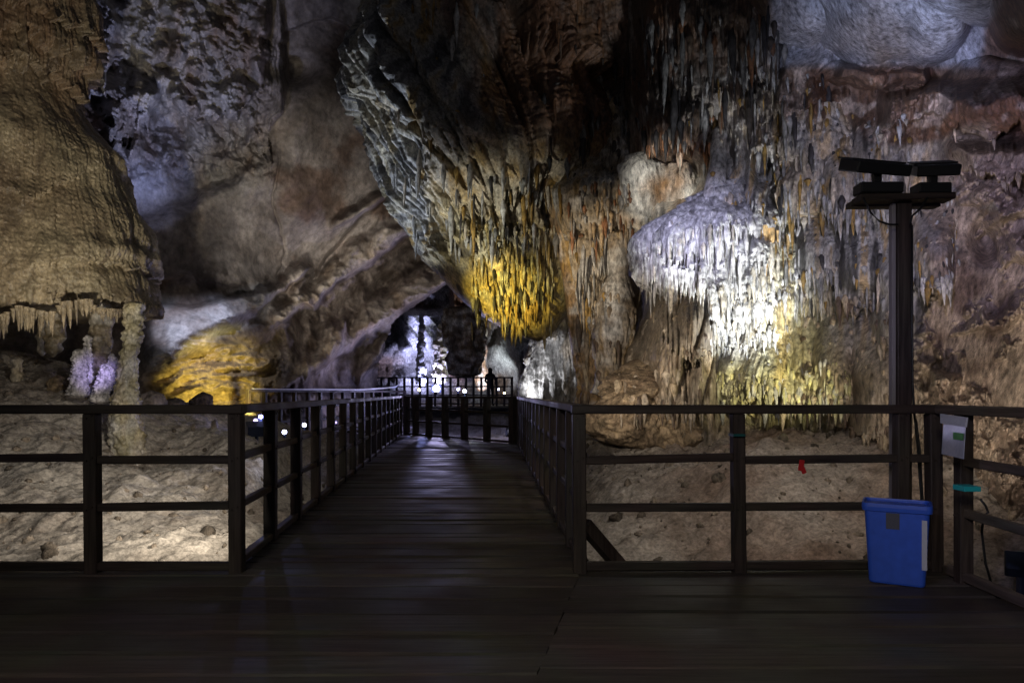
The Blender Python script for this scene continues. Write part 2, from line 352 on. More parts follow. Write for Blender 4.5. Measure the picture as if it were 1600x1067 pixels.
# ------------------------------------------------------------------ THE CAVE: right wall
LOBES = ((1148, 130, 326, 20, .5), (1181, 150, 334, 22, .6), (1214, 170, 272, 18, .45), (1268, 165, 300, 28, .45), (1312, 180, 346, 34, .6), (1356, 165, 302, 27, .45), (1394, 185, 336, 26, .5), (1278, 325, 442, 38, .45), (1338, 330, 486, 36, .5), (1392, 330, 548, 32, .55),
    (1300, 490, 640, 36, .6), (1368, 480, 690, 44, .7), (1246, 470, 640, 34, .4), (1458, 315, 458, 34, .5), (1084, 430, 566, 26, .4), (1044, 440, 645, 30, .5), (988, 520, 655, 24, .5), (1100, 540, 655, 28, .45), (1110, 60, 190, 30, .4), (1180, 20, 130, 34, .4), (1060, 20, 170, 26, .4), (1020, 60, 220, 24, .4))
def rw_disp(px, py, X, Y, Z):
    s = px
    d = .34 * fbm(X * .55, Y * .55, Z * .55, 3) + .10 * billow(X * 1.7, Y * 1.7, Z * 1.7, 3) + .035 * fbm(X * 7, Y * 7, Z * 5, 3)
    # rough lumps on the right
    m = sm(1370, 1470, px + 60 * pn(py / 90, 3, .2)) * sm(240, 330, py + .1 * (px - 1400))
    f1, f2 = worley(X * 1.15 + .3 * fbm(X * 2, Y * 2, Z * 2, 2), Y * 1.15, Z * 1.3 + .25 * fbm(X * 2, Y * 2, Z * 2 + 7, 2))
    d = d + m * (.30 * sm(0, .7, f2 - f1) + .42 * ridged(X * .62, Y * .62, Z * .62 + 5, 6, .55) + .14 * billow(X * 2.2, Y * 2.2, Z * 2.2, 4) + .10 * ridged(X * 2.9, Y * 2.9, Z * 2.9, 3) + .05 * ridged(X * 6.5, Y * 6.5, Z * 6.5 + 3, 3) - .5)
    g_ = np.random.RandomState(21)
    for _ in range(34):
        cx_, cy_, r_ = g_.uniform(1430, 1660), g_.uniform(235, 650), g_.uniform(9, 26)
        d = d - bump(px + 9 * pn(px / 17, py / 17, 3), py + 9 * pn(px / 17, py / 17, 8), cx_, cy_, r_ * g_.uniform(.8, 1.5), r_, g_.uniform(.12, .5), 3)
    g1, g2 = worley(X * 3.4, Y * 3.4, Z * 3.4, 4); d = d + .05 * sm(0, .5, g2 - g1)
    # vertical flutes everywhere on the dripstone part
    rr, k = ribs(s, py, 11, 3); r2, _ = ribs(s, py, 5, 9)
    dm = sm(1480, 1400, px) * sm(90, 150, py)
    pw = np.clip(.75 + 1.1 * fbm(X * .8, Y, Z * .7, 3), .15, 1.5)
    d = d + dm * (1.15 * drips(s + .06 * py, py, 3) * pw + .03 * rr)
    T = lambda *a, **k: tier(px, py, s, *a, **k)
    d = np.maximum(d, d * .3 + T(985, 1235, -80, [(985, 120), (1080, 170), (1180, 140), (1235, 90)], .55, .16, 9, 60, 1, 40))
    d = np.maximum(d, d * .4 + T(1000, 1110, 120, [(1000, 240), (1040, 262), (1110, 205)], .62, .14, 9, 26, 2, 20))
    d = d + T(1090, 1300, 110, [(1090, 225), (1150, 250), (1230, 275), (1300, 245)], .22, .16, 10, 60, 4)
    d = d + T(1120, 1235, 150, [(1120, 320), (1235, 330)], .10, .20, 14, 50, 14)
    d = d + T(1235, 1340, 170, [(1235, 335), (1340, 345)], .20, .14, 7, 40, 5)
    d = d + T(1300, 1430, 160, [(1300, 350), (1430, 330)], .18, .12, 9, 60, 6)
    d = d + T(1250, 1430, 330, [(1250, 470), (1330, 440), (1430, 545)], .20, .14, 9, 60, 7)
    d = d + T(1425, 1500, 315, [(1425, 455), (1500, 440)], .22, .12, 6, 30, 8, 18)
    d = d + T(1270, 1345, 500, [(1270, 640), (1345, 640)], .34, .10, 9, 24, 9, 22, .35)
    d = d + T(1330, 1420, 480, [(1330, 655), (1420, 690)], .30, .10, 16, 24, 10, 25, .4)
    d = d + T(1235, 1290, 560, [(1235, 640), (1290, 640)], .2, .1, 8, 24, 15, 15, .4)
    for cx_, t_, b_, w_, a_ in LOBES:
        u = (px + 6 * pn(py / 30, cx_, 2) - cx_) / w_; lat = np.sqrt(np.clip(1 - u * u, 0, 1)); r_, k_ = ribs(s, py, 9, cx_ % 17)
        bb = b_ - 16 * u * u + 14 * (k_ * r_ - .5); tt = (py - t_) / (bb - t_)
        d = np.maximum(d, lerp(d, .25, sm(0, .2, a_)) * .55 + a_ * lat * sm(0, .65, tt) * sm(0, 3, bb - py) + .02 * r_)
    # brown ridges left of the bright curtain
    r3, k3 = ribs(s + .22 * (py - 500), py, 34, 12, .5)
    lm = sm(905, 935, px) * sm(1150, 1100, px) * sm(440, 500, py) * sm(730, 640, py)
    d = d + lm * (.42 * r3 * (.3 + .7 * k3) + .1 * rr)
    d = d + T(1010, 1105, 400, [(1010, 500), (1060, 560), (1105, 590)], .2, .12, 8, 50, 16, 20)
    # smooth overhangs at the upper right
    px0, py0 = px, py; px = px0 + 26 * fbm(X * .9, Y * .9, Z * .9 + 50, 3); py = py0 + 16 * fbm(X * .9 + 30, Y * .9, Z * .9, 4); s = px
    ov = np.zeros(px.shape)
    for cx_, cy_, rx_, ry_, a_ in ((1365, -22, 112, 132, 1.15), (1452, 16, 66, 88, 1.0), (1243, 0, 62, 72, .75), (1500, -36, 84, 82, 1.5), (1405, 40, 60, 62, .9), (1640, -30, 112, 120, 2.0), (1330, 118, 50, 22, .4), (1560, 150, 90, 60, .5)):
        ov = np.maximum(ov, a_ * np.sqrt(np.clip(1 - np.abs((px - cx_) / rx_) ** 2.4 - np.abs((py - cy_) / ry_) ** 2.4, 0, 1)))
    d = d * (1 - .6 * sm(0, .4, ov)) + ov
    d = d + T(1295, 1460, 95, [(1295, 128), (1345, 133), (1440, 132), (1460, 126)], .5, .0, 20, 8, 21, 14, .5, 3)
    d = d + T(1200, 1300, 60, [(1200, 150), (1240, 196), (1300, 150)], .45, .0, 25, 10, 22, 25, .5, 4)
    d = d + T(1370, 1640, 120, [(1370, 200), (1395, 205), (1470, 190), (1530, 225), (1640, 190)], .85, .06, 24, 30, 23, 20, .45, 3)
    d = d + T(1480, 1640, 215, [(1480, 262), (1560, 300), (1640, 270)], .65, .08, 18, 34, 24, 20, .45, 3)
    px, py = px0, py0; s = px
    # niche with white stone, dark hollow, smaller holes
    d = d - bump(px, py, 1052, 282, 48, 36, 1.3, 3) - bump(px, py, 985, 472, 30, 52, 1.6, 3)
    d = d - bump(px, py, 1193, 262, 17, 26, .7, 3) - bump(px, py, 1240, 232, 20, 18, .35, 3) - bump(px, py, 1228, 310, 26, 16, .5, 3)
    d = d - bump(px, py, 1545, 375, 26, 34, .5, 3) - bump(px, py, 1350, 470, 30, 24, .4, 2)
    return d
def rw_col(px, py, X, Y, Z, d):
    n1 = fbm(X * .8, Y * .8, Z * .6, 4); n2 = fbm(X * 5, Y * 5, Z * .9 + 3, 4); n3 = fbm(X * 2.2 + 9, Y * 2.2, Z * 2.2, 4)
    w = px + 40 * fbm(X * .9, Y * .9, Z * .9 + 20, 3); q = py + 34 * fbm(X * .9 + 40, Y * .9, Z * .9, 3)
    c = mixc(flat(TAN * .8, px.shape), flat(SANDC * 1.1, px.shape), .5 + n3)
    drip = sm(985, 1020, w) * sm(1480, 1420, w) * sm(60, 150, q) * sm(600, 470, q)
    c = mixc(c, mixc(flat(GREY, px.shape), flat(WHT * .9, px.shape), .5 + n2), drip * (.75 + .6 * n1))
    c = mixc(c, OCH * .8, drip * sm(.12, .5, n2 + .2 * n3) * .7)
    c = mixc(c, BLK, drip * sm(.10, .45, -n2 + .35 * n1) * .75)
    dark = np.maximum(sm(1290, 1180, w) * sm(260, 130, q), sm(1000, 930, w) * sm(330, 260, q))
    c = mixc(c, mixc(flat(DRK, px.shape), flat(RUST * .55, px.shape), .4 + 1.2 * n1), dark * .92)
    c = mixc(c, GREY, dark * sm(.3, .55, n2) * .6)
    rl = sm(1420, 1470, w) * sm(230, 300, q)
    c = mixc(c, mixc(flat(C(.40, .315, .24), px.shape), flat(C(.15, .105, .08), px.shape), .42 + 1.3 * n3), rl)
    c = mixc(c, WHT * .75, rl * sm(420, 320, q) * sm(.05, .4, n3) * .7)
    sh = sm(1195, 1215, px) * sm(130, 100, py)
    c = mixc(c, mixc(flat(C(.47, .48, .53), px.shape), flat(C(.26, .2, .15), px.shape), .25 + .8 * n1), sh)
    br = np.maximum(sm(1200, 1230, w) * sm(95, 112, py) * sm(215, 190, q), sm(1545, 1565, w) * sm(170, 120, q))
    c = mixc(c, mixc(flat(BRN * .8, px.shape), flat(RUST * .6, px.shape), .5 + n1), br * .9)
    c = mixc(c, C(.44, .35, .28), br * sm(.18, .42, n3) * .8)
    ni = np.exp(-(((px - 1050) / 50) ** 2 + ((py - 285) / 42) ** 2) ** 2)
    c = mixc(c, mixc(flat(C(.62, .58, .5), px.shape), flat(C(.45, .3, .16), px.shape), .2 + n3), ni * sm(240, 262, py))
    c = mixc(c, mixc(flat(RUST * 1.3, px.shape), flat(C(.5, .36, .26), px.shape), .4 + n2), np.exp(-(((px - 1045) / 60) ** 2 + ((py - 228) / 28) ** 2)) * .85)
    lo = sm(1120, 1080, w) * sm(420, 500, q)
    c = mixc(c, mixc(flat(TAN * .62, px.shape), flat(SANDC * .9, px.shape), .5 + n3), lo * .85)
    g = sm(1150, 1200, w) * sm(1330, 1240, w) * sm(430, 500, q)
    c = mixc(c, C(.33, .29, .13), g * .6)
    return c * (1 + .25 * n2)[..., None]
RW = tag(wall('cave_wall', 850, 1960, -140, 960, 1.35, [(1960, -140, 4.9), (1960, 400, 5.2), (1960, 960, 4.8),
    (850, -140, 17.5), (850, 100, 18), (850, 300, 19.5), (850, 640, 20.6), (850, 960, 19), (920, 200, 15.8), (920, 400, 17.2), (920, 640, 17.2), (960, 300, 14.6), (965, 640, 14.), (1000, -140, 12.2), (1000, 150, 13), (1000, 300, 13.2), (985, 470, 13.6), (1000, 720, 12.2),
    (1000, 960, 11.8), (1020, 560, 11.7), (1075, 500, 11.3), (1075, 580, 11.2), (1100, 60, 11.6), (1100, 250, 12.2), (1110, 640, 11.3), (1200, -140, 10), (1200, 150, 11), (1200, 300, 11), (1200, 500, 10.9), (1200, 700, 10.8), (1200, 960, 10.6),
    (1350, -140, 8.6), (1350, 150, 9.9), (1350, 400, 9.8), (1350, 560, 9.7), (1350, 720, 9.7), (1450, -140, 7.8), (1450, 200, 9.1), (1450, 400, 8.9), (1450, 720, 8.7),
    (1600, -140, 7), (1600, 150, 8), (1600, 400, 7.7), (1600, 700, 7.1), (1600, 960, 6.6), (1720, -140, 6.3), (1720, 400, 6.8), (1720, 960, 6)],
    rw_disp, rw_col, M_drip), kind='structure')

# ------------------------------------------------------------------ back-left wall
def lw_in(px, py):
    edge = np.interp(py, [-140, 330, 380, 425, 455, 500, 540, 600, 660], [860, 860, 770, 728, 685, 618, 600, 588, 580])
    return px < edge + 5 * pn(py / 14, 1.5, .5) + 2 * pn(py / 4, 7.5, .5)
LEDGES = ((435, 505, 655, 340, 46, 1.1), (470, 590, 728, 418, 62, 1.3), (425, 618, 505, 560, 30, .8), (520, 360, 640, 296, 26, .6), (400, 480, 480, 420, 30, .6), (560, 600, 606, 520, 24, .6))
def ledges(px, py, X, Y, Z):
    x = px + 16 * fbm(X * .55, Y * .55, Z * .55 + 70, 4); y = py + 14 * fbm(X * .55 + 9, Y * .55, Z * .55, 4); out = np.zeros(px.shape)
    for x0, y0, x1, y1, w, a in LEDGES:
        L = math.hypot(x1 - x0, y1 - y0); ux, uy = (x1 - x0) / L, (y1 - y0) / L
        t = ((x - x0) * ux + (y - y0) * uy) / L; q = (x - x0) * -uy + (y - y0) * ux
        wt = w * (.55 + .9 * np.abs(pn(t * 3 + a * 9, a, .4)) + .2)
        out = np.maximum(out, a * sm(-wt, -.05 * wt, q) * sm(.22 * wt, 0, q) * sm(-.12, .12, t) * sm(1.1, .9, t))
    return out
def lw_disp(px, py, X, Y, Z):
    d = .5 * fbm(X * .28, Y * .28, Z * .28, 3) + .06 * fbm(X * 2, Y * 2, Z * 2, 4)
    # diagonal beds, seen edge-on low down
    s = (px * .52 + py * .85) / 42 + .55 * pn(X * .35, Z * .35, 4.2) + .12 * pn(X * 1.6, Z * 1.6, 1.2)
    k = np.floor(s); v = s - k; bed = (v ** 1.4) * (1 - sm(.72, 1, v)) * (.2 + .8 * rnd(k + 300, 3)) * np.clip(.55 + 1.1 * fbm(X * .5, Y * .5, Z * .5 + 9, 3), .05, 1.3)
    low = sm(.0, 70., (py - np.interp(px, [180, 330, 430, 560, 640, 760], [470, 430, 400, 350, 320, 300]))) * sm(200, 400, px)
    d = d + low * (.22 * bed + .22 * ridged(X * .7, Y * .7, Z * 1.1, 5) - .25) + 1.4 * ledges(px, py, X, Y, Z)
    # rough knobbly part top left
    up = sm(440, 390, px + 20 * pn(py / 50, 2, .1)) * sm(320, 240, py)
    f1, f2 = worley(X * 1.3, Y * 1.3, Z * 1.2, 2); d = d + up * (.45 * sm(0, .6, f2 - f1) + .2 * billow(X * 2.6, Y * 2.6, Z * 2.6, 4))
    wx_ = px + 30 * fbm(X * .45 + 5, Y * .45, Z * .45, 4); wy_ = py + 22 * fbm(X * .45, Y * .45 + 8, Z * .45, 4); T = lambda *a, **k: tier(wx_, wy_, wx_, *a, **k)
    d = d + T(105, 190, -120, [(105, 60), (140, 170), (165, 160), (190, 70)], .9, .2, 12, 20, 3, 15)
    d = d + T(150, 250, 90, [(150, 200), (200, 250), (250, 200)], .7, .25, 11, 60, 4, 20)
    d = d + T(240, 420, -120, [(240, 120), (300, 200), (380, 190), (420, 120)], .6, .1, 26, 30, 5, 30)
    d = d + T(385, 450, -120, [(385, 200), (420, 290), (450, 150)], .7, .2, 14, 60, 6, 20)
    d = d + T(425, 620, -160, [(425, 60), (520, 45), (620, 75)], .6, .0, 40, 10, 7, 40, .5, 6)
    # the great smooth slab and its lower lip
    pxw = px + 30 * fbm(X * .4, Y * .4, Z * .4 + 33, 3); slab = sm(395, 480, pxw) * sm(640, 600, px) * sm(40, 150, py) * sm(0, 14, np.interp(px, [430, 480, 560, 620], [470, 450, 350, 300]) + 8 * pn(px / 25, 1, 1) - py)
    d = d + .7 * slab + .25 * bump(px, py, 330, 170, 45, 40, 1, 3)
    s2 = sm(150, 235, px) * sm(500, 400, pxw) * sm(0, 30, py + 12 * pn(px / 40, py / 40, 2) - np.interp(px, [200, 300, 430], [345, 300, 230])) * sm(0, 12, np.interp(px, [200, 300, 430], [430, 440, 470]) + 10 * pn(px / 30, 5, 1) - py)
    d = d + .55 * s2
    d = d - bump(px, py, 465, 110, 30, 22, .7, 3) - bump(px, py, 570, 135, 16, 10, .3, 2) - bump(px, py, 260, 205, 45, 30, .6, 3)
    # white ledge and the hollow with gold light
    led = sm(205, 240, px) * sm(440, 400, px) * sm(0, 12, py - np.interp(px, [200, 240, 300, 440], [485, 470, 475, 440])) * sm(0, 30, np.interp(px, [200, 240, 300, 440], [590, 580, 545, 490]) - py)
    d = d + .8 * led - sm(210, 260, px) * sm(460, 420, px) * sm(0, 40, py - np.interp(px, [200, 240, 300, 440], [585, 570, 535, 500])) * .7
    gm = sm(210, 260, px) * sm(460, 420, px) * sm(520, 560, py)
    d = d + gm * .34 * ridged(X * .9 + Z * .5, Y, Z * 2.2 - X * .6, 5) 
    for a, b_, t in (((440, 0), (430, 330), 3), ((330, 300), (440, 480), 3), ((560, 150), (590, 230), 2)):
        pass
    cr = np.abs(px - (430 + .05 * (py - 250) + 14 * pn(py / 70, 3, 3) + 4 * pn(py / 15, 3, 3))) ; d = d - .12 * np.exp(-(cr / 2.2) ** 2) * sm(230, 260, py) * sm(470, 420, py)
    return d
def lw_col(px, py, X, Y, Z, d):
    n1 = fbm(X * .5, Y * .5, Z * .5, 4); n2 = fbm(X * 2, Y * 2, Z * .8 + 5, 4); n3 = fbm(X * 1.2 + 4, Y * 1.2, Z * 1.2, 5)
    sh = px.shape
    c = mixc(flat(C(.37, .325, .285), sh), flat(C(.25, .20, .16), sh), .38 + .5 * n3 + .4 * n1)
    c = mixc(c, RUST * .55, sm(.15, .6, n1 + .2 * n3) * .55)
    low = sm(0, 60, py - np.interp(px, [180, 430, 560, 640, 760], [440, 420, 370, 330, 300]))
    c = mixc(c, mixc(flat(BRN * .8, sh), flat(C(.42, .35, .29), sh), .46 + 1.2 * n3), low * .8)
    c = mixc(c, mixc(flat(C(.46, .40, .33), sh), flat(C(.3, .22, .15), sh), .4 + n3), sm(.3, .8, ledges(px, py, X, Y, Z) + .15 * n2) * .9)
    up = sm(430, 390, px) * sm(330, 260, py)
    c = mixc(c, mixc(flat(GREY * 1.0, sh), flat(BRN * 1.3, sh), .4 + .9 * n2), up * .8)
    tl = sm(190, 120, px) * sm(280, 180, py)
    c = mixc(c, mixc(flat(BRN * 1.3, sh), flat(RUST * .8, sh), .35 + n1), tl * .8)
    c = mixc(c, WHT, np.exp(-((px - 145) / 20) ** 2) * sm(175, 150, py) * .9)
    led = sm(205, 240, px) * sm(450, 400, px) * sm(0, 12, py - np.interp(px, [200, 240, 300, 440], [470, 455, 460, 430])) * sm(0, 20, np.interp(px, [200, 240, 300, 440], [590, 585, 550, 500]) - py)
    c = mixc(c, mixc(flat(C(.5, .5, .5), sh), flat(MAUVE, sh), .3 + n3), led * .9)
    gm = sm(210, 240, px) * sm(450, 425, px) * sm(0, 20, py - np.interp(px, [200, 240, 300, 440], [585, 580, 545, 500]))
    c = mixc(c, mixc(flat(C(.40, .30, .14), sh), flat(C(.24, .17, .08), sh), .5 + n2), gm * .85)
    c = mixc(c, C(.46, .46, .5), np.exp(-(((px - 232) / 42) ** 2 + ((py - 290) / 40) ** 2)) * .8)  # blue-lit patch put into the stone colour as a pale spot
    c = mixc(c, DRK, sm(235, 320, px) * sm(470, 400, px) * np.exp(-((py - 438 - 18 * pn(px / 35, 2, 2)) / 30) ** 2) * sm(-.25, .2, n2 + n3) * .85)  # shade of the recess under the slab, painted in as dark stone
    return c * (1 + .2 * n2)[..., None]
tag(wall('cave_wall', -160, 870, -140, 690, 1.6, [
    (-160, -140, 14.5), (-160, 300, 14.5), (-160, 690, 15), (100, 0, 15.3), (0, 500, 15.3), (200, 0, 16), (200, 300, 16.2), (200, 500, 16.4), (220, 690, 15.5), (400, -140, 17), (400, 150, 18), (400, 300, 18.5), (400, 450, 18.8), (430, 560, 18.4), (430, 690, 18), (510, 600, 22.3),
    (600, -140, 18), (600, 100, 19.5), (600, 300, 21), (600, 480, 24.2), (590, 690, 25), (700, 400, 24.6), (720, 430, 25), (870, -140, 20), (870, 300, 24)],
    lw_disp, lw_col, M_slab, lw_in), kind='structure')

# ------------------------------------------------------------------ far chamber
def fc_disp(px, py, X, Y, Z):
    d = .9 * fbm(X * .25, Y * .25, Z * .25, 3) + .3 * billow(X * .8, Y * .8, Z * .8, 4)
    s = (px * .8 - py * .6) / 16 + .5 * pn(X * .5, Z * .5, 2); v = s - np.floor(s)
    m = sm(620, 632, px) * sm(712, 700, px) * sm(480, 495, py) * sm(556, 540, py)
    d = d * (1 - .6 * m) + m * (1.0 + .5 * v)
    d = d + tier(px, py, px, 700, 760, 380, [(700, 560), (730, 590), (760, 570)], 1.6, .5, 9, 20, 3, 10)
    d = d + tier(px, py, px, 735, 850, 380, [(735, 470), (790, 520), (850, 500)], 1.2, .5, 9, 30, 4, 10)
    d = d + bump(px, py, 800, 545, 30, 28, 2.0, 3) + bump(px, py, 640, 600, 50, 22, 1.4, 3) - bump(px, py, 610, 520, 16, 20, .8)
    return d
def fc_col(px, py, X, Y, Z, d):
    sh = px.shape; n2 = fbm(X * 1.2, Y, Z * .6, 4); n3 = fbm(X * .6 + 4, Y * .6, Z * .6, 4)
    c = mixc(flat(GREY * .7, sh), flat(BRN, sh), .5 + 1.3 * n3)
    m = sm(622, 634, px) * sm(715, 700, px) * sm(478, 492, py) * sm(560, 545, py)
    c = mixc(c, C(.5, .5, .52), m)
    c = mixc(c, mixc(flat(BRN, sh), flat(RUST * .5, sh), .5 + n2), sm(698, 706, px) * sm(764, 750, px) * sm(600, 575, py))
    c = mixc(c, C(.36, .38, .33), np.exp(-(((px - 800) / 34) ** 2 + ((py - 545) / 34) ** 2) ** 2))
    return c * (1 + .35 * n2)[..., None]
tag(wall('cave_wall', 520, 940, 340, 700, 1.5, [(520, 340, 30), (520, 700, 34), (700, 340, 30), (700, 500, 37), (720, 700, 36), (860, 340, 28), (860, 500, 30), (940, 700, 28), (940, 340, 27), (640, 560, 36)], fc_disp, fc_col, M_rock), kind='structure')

# ------------------------------------------------------------------ hanging mass in the middle
def hm_disp(px, py, s, X, Y, Z):
    sl = np.where(px < 800, .42, .12) ; sl = lerp(.42, .1, sm(740, 860, px)); sd = s - sl * (py - 200)
    r, k = ribs(sd, py, 34, 2, .5); r2, k2 = ribs(sd, py, 13, 4, .4)
    d = .5 * fbm(X * .45, Y * .45, Z * .3, 3) + .46 * r * (.3 + .7 * k) + .14 * r2 * k2 + .8 * drips(sd, py, 11, 4.) + .04 * fbm(X * 5, Y * 5, Z * 9, 3)
    T = lambda *a, **q: tier(px, py, s, *a, **q)
    d = d + T(560, 700, 60, [(560, 150), (700, 240)], .25, .08, 8, 30, 5) + T(640, 800, 150, [(640, 230), (800, 330)], .3, .1, 8, 40, 6)
    d = d + T(690, 830, 230, [(690, 330), (760, 375), (830, 340)], .45, .15, 9, 40, 7) + T(800, 1010, -100, [(800, 140), (900, 200), (1010, 180)], .5, .15, 10, 60, 8, 40)
    d = d + T(820, 980, 150, [(820, 330), (900, 310), (980, 270)], .35, .12, 9, 60, 9)
    d = d + bump(px, py, 800, 440, 66, 76, .9, 3)
    for i_, (t_, b_) in enumerate(((330, 395), (365, 430), (395, 458), (420, 482), (445, 502), (465, 518))): d = d + T(700, 920, t_, b_, .08, .10, 6 + i_ % 3, 40, 20 + i_, 12)
    d = d - bump(px, py, 790, 170, 40, 90, .5, 3) - bump(px, py, 770, 130, 14, 60, .25, 2)
    return d
def hm_col(px, py, s, X, Y, Z, d):
    sh = px.shape; n1 = fbm(X * .6, Y * .6, Z * .3, 4); n2 = fbm(X * 3.2, Y * 3.2, Z * .45, 4); n3 = fbm(X * 4, Y * 4, Z * 3, 3)
    t = px - .35 * (py - 150)
    c = mixc(flat(GREY * .95, sh), flat(C(.36, .31, .2), sh), .35 + 1.2 * n2)
    c = mixc(c, OCH * .75, sm(.12, .42, n2 + .15 * n1) * sm(620, 680, px) * .8)
    c = mixc(c, BLK, sm(.14, .5, -n2 + .2 * n3) * .7)
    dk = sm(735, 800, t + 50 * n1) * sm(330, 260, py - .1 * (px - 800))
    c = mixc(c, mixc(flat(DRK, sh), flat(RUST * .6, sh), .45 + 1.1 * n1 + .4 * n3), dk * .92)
    lw = sm(250, 320, py) * sm(690, 740, px)
    c = mixc(c, mixc(flat(OCH * .8, sh), flat(GREY, sh), .5 + 1.4 * n2), lw * .6)
    gl = sm(345, 420, py + .3 * (800 - px)) * sm(690, 735, px); n4 = fbm(X * 4, Y * 4, Z * .8 + 9, 4)
    cg = mixc(flat(C(.46, .34, .13), sh), flat(C(.46, .42, .30), sh), .4 + n4); cg = mixc(cg, C(.45, .33, .12), sm(400, 470, py) * (.6 + n3)); cg = mixc(cg, BLK, sm(.1, .42, -n4 + .3 * n1 + .35 * sm(810, 855, px) * sm(470, 430, py)) * .8)
    c = mixc(c, cg, gl)
    return c * (1 + .3 * n3)[..., None]
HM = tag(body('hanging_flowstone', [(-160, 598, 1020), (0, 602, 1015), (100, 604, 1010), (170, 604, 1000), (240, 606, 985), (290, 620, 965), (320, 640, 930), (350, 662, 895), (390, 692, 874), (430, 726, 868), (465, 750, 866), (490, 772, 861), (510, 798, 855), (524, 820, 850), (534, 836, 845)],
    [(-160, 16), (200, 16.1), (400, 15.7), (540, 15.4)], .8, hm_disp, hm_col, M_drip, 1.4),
    'huge fluted grey and dark brown flowstone mass hanging from the ceiling in the middle', 'rock formation')
def drip_col(base, dark=.5, och=.4):
    def f(px, py, s, X, Y, Z, d):
        sh = px.shape; n2 = fbm(X * 5, Y * 5, Z * .9, 4); n3 = fbm(X * 3 + 5, Y * 3, Z * 3, 3)
        c = mixc(flat(base, sh), flat(WHT * .85, sh), .25 + n3)
        c = mixc(c, OCH * .8, sm(.1, .45, n2) * och); c = mixc(c, BLK, sm(.12, .45, -n2) * dark)
        return c * (1 + .25 * n3)[..., None]
    return f
def flute(w, amp, tiers=(), seed=0, big=.12):
    def f(px, py, s, X, Y, Z):
        r, k = ribs(s, py, w, seed, .5); r2, k2 = ribs(s, py, w * .4, seed + 3, .5)
        d = big * fbm(X * 1.3, Y * 1.3, Z * 1.0, 3) + amp * (r * (.4 + .6 * k) + .3 * r2) + amp * 5 * drips(s, py, seed + 8) + .02 * fbm(X * 8, Y * 8, Z * 8, 3)
        for i, (t, b, a) in enumerate(tiers): d = d + tier(px, py, s, -9999, 9999, t, b, a, a * .7, w * .8, 16, seed + 40 + i)
        return d
    return f
def knob(amp, sc=5., ring=.03, seed=0):
    def f(px, py, s, X, Y, Z):
        f1, f2 = worley(X * sc, Y * sc, Z * sc, seed)
        return amp * (1 - f1) * 1.2 - amp * .5 + ring * np.sin(py / 2.6 + 3 * pn(X * 3, Y * 3, Z * 3)) + amp * .6 * fbm(X * 4, Y * 4, Z * 4, 3)
    return f
tag(body('rock_column', [(415, 872, 882), (430, 868, 886), (450, 863, 896), (475, 862, 899), (500, 858, 904), (530, 846, 908), (560, 838, 912), (600, 831, 915), (650, 826, 918), (690, 822, 922)], 18.6, .9, flute(8, .22, ((400, 465, .08), (430, 490, .1)), 3, .1), drip_col(GREY, .35, .3), M_drip, 1.2),
    'ribbed pale column with white lit curtain standing beside the boardwalk end', 'rock column')
tag(body('rock_column', [(190, 822, 880), (262, 842, 888), (300, 853, 893), (350, 870, 905), (400, 883, 914), (450, 891, 921), (500, 897, 928), (560, 905, 938), (650, 915, 950)], [(190, 15.4), (300, 14.2), (650, 14)], .9, flute(10, .12, ((330, 470, .1),), 7, .15), drip_col(C(.30, .19, .09), .4, .9), M_drip, 1.3),
    'rusty orange slanting rib of dripstone right of the golden bulb', 'rock column')
DR = tag(body('hanging_drape', [(130, 880, 1020), (220, 886, 1004), (300, 892, 996), (340, 896, 988), (380, 902, 960), (420, 906, 948), (470, 912, 944), (505, 920, 940), (530, 928, 934)], [(130, 14.8), (300, 13.8), (530, 13.5)], .7, flute(7, .09, ((250, 372, .16), (370, 440, .06)), 11, .14), drip_col(C(.34, .27, .18), .45, .6), M_drip, 1.3),
    'tan and grey drapery tapering to a point between orange rib and dark hollow', 'rock formation')
tag(body('rock_column', [(360, 958, 978), (400, 956, 976), (430, 957, 975), (450, 950, 978), (480, 942, 984), (520, 938, 980), (560, 938, 974), (620, 930, 980)], 13.0, 1, flute(9, .08, (), 15, .12), drip_col(TAN * .8, .4, .5), M_drip, 1.3),
    'brown waisted column left of the dark hollow', 'rock column')

# ------------------------------------------------------------------ bright flowstone curtain on the right
def cur_disp(px, py, s, X, Y, Z):
    r, k = ribs(s, py, 8, 51, .3); r2, k2 = ribs(s, py, 3.6, 52, .3); r3, k3 = ribs(s, py, 26, 53, .5)
    on = sm(330, 400, py)
    d = .18 * fbm(X * .9, Y * .9, Z * .7, 3) + on * (.06 * r * (.3 + .7 * k) + .9 * drips(s, py, 50) + .10 * r3 * k3) + .025 * fbm(X * 9, Y * 9, Z * 7, 3)
    f1, f2 = worley(X * 6, Y * 6, Z * 4); d = d + (1 - on) * .07 * sm(.1, .6, f2 - f1)
    T = lambda *a, **q: tier(px, py, s, *a, **q)
    d = d + .9 * bump(px, py, 1166, 482, 58, 50, .34, 3) + bump(px, py, 1192, 588, 66, 55, .42, 3)
    d = d + T(1095, 1235, 440, [(1095, 520), (1165, 548), (1235, 520)], .08, .08, 7, 30, 56) + T(1105, 1400, 560, [(1105, 600), (1180, 625), (1260, 640)], .06, .1, 8, 40, 57) + T(1110, 1400, 590, [(1110, 640), (1400, 652)], .08, .08, 6, 24, 58)
    return d + T(1080, 1290, 330, [(1080, 378), (1290, 385)], .10, .08, 6, 26, 54) + T(1100, 1300, 380, [(1100, 432), (1300, 430)], .10, .08, 7, 34, 55)
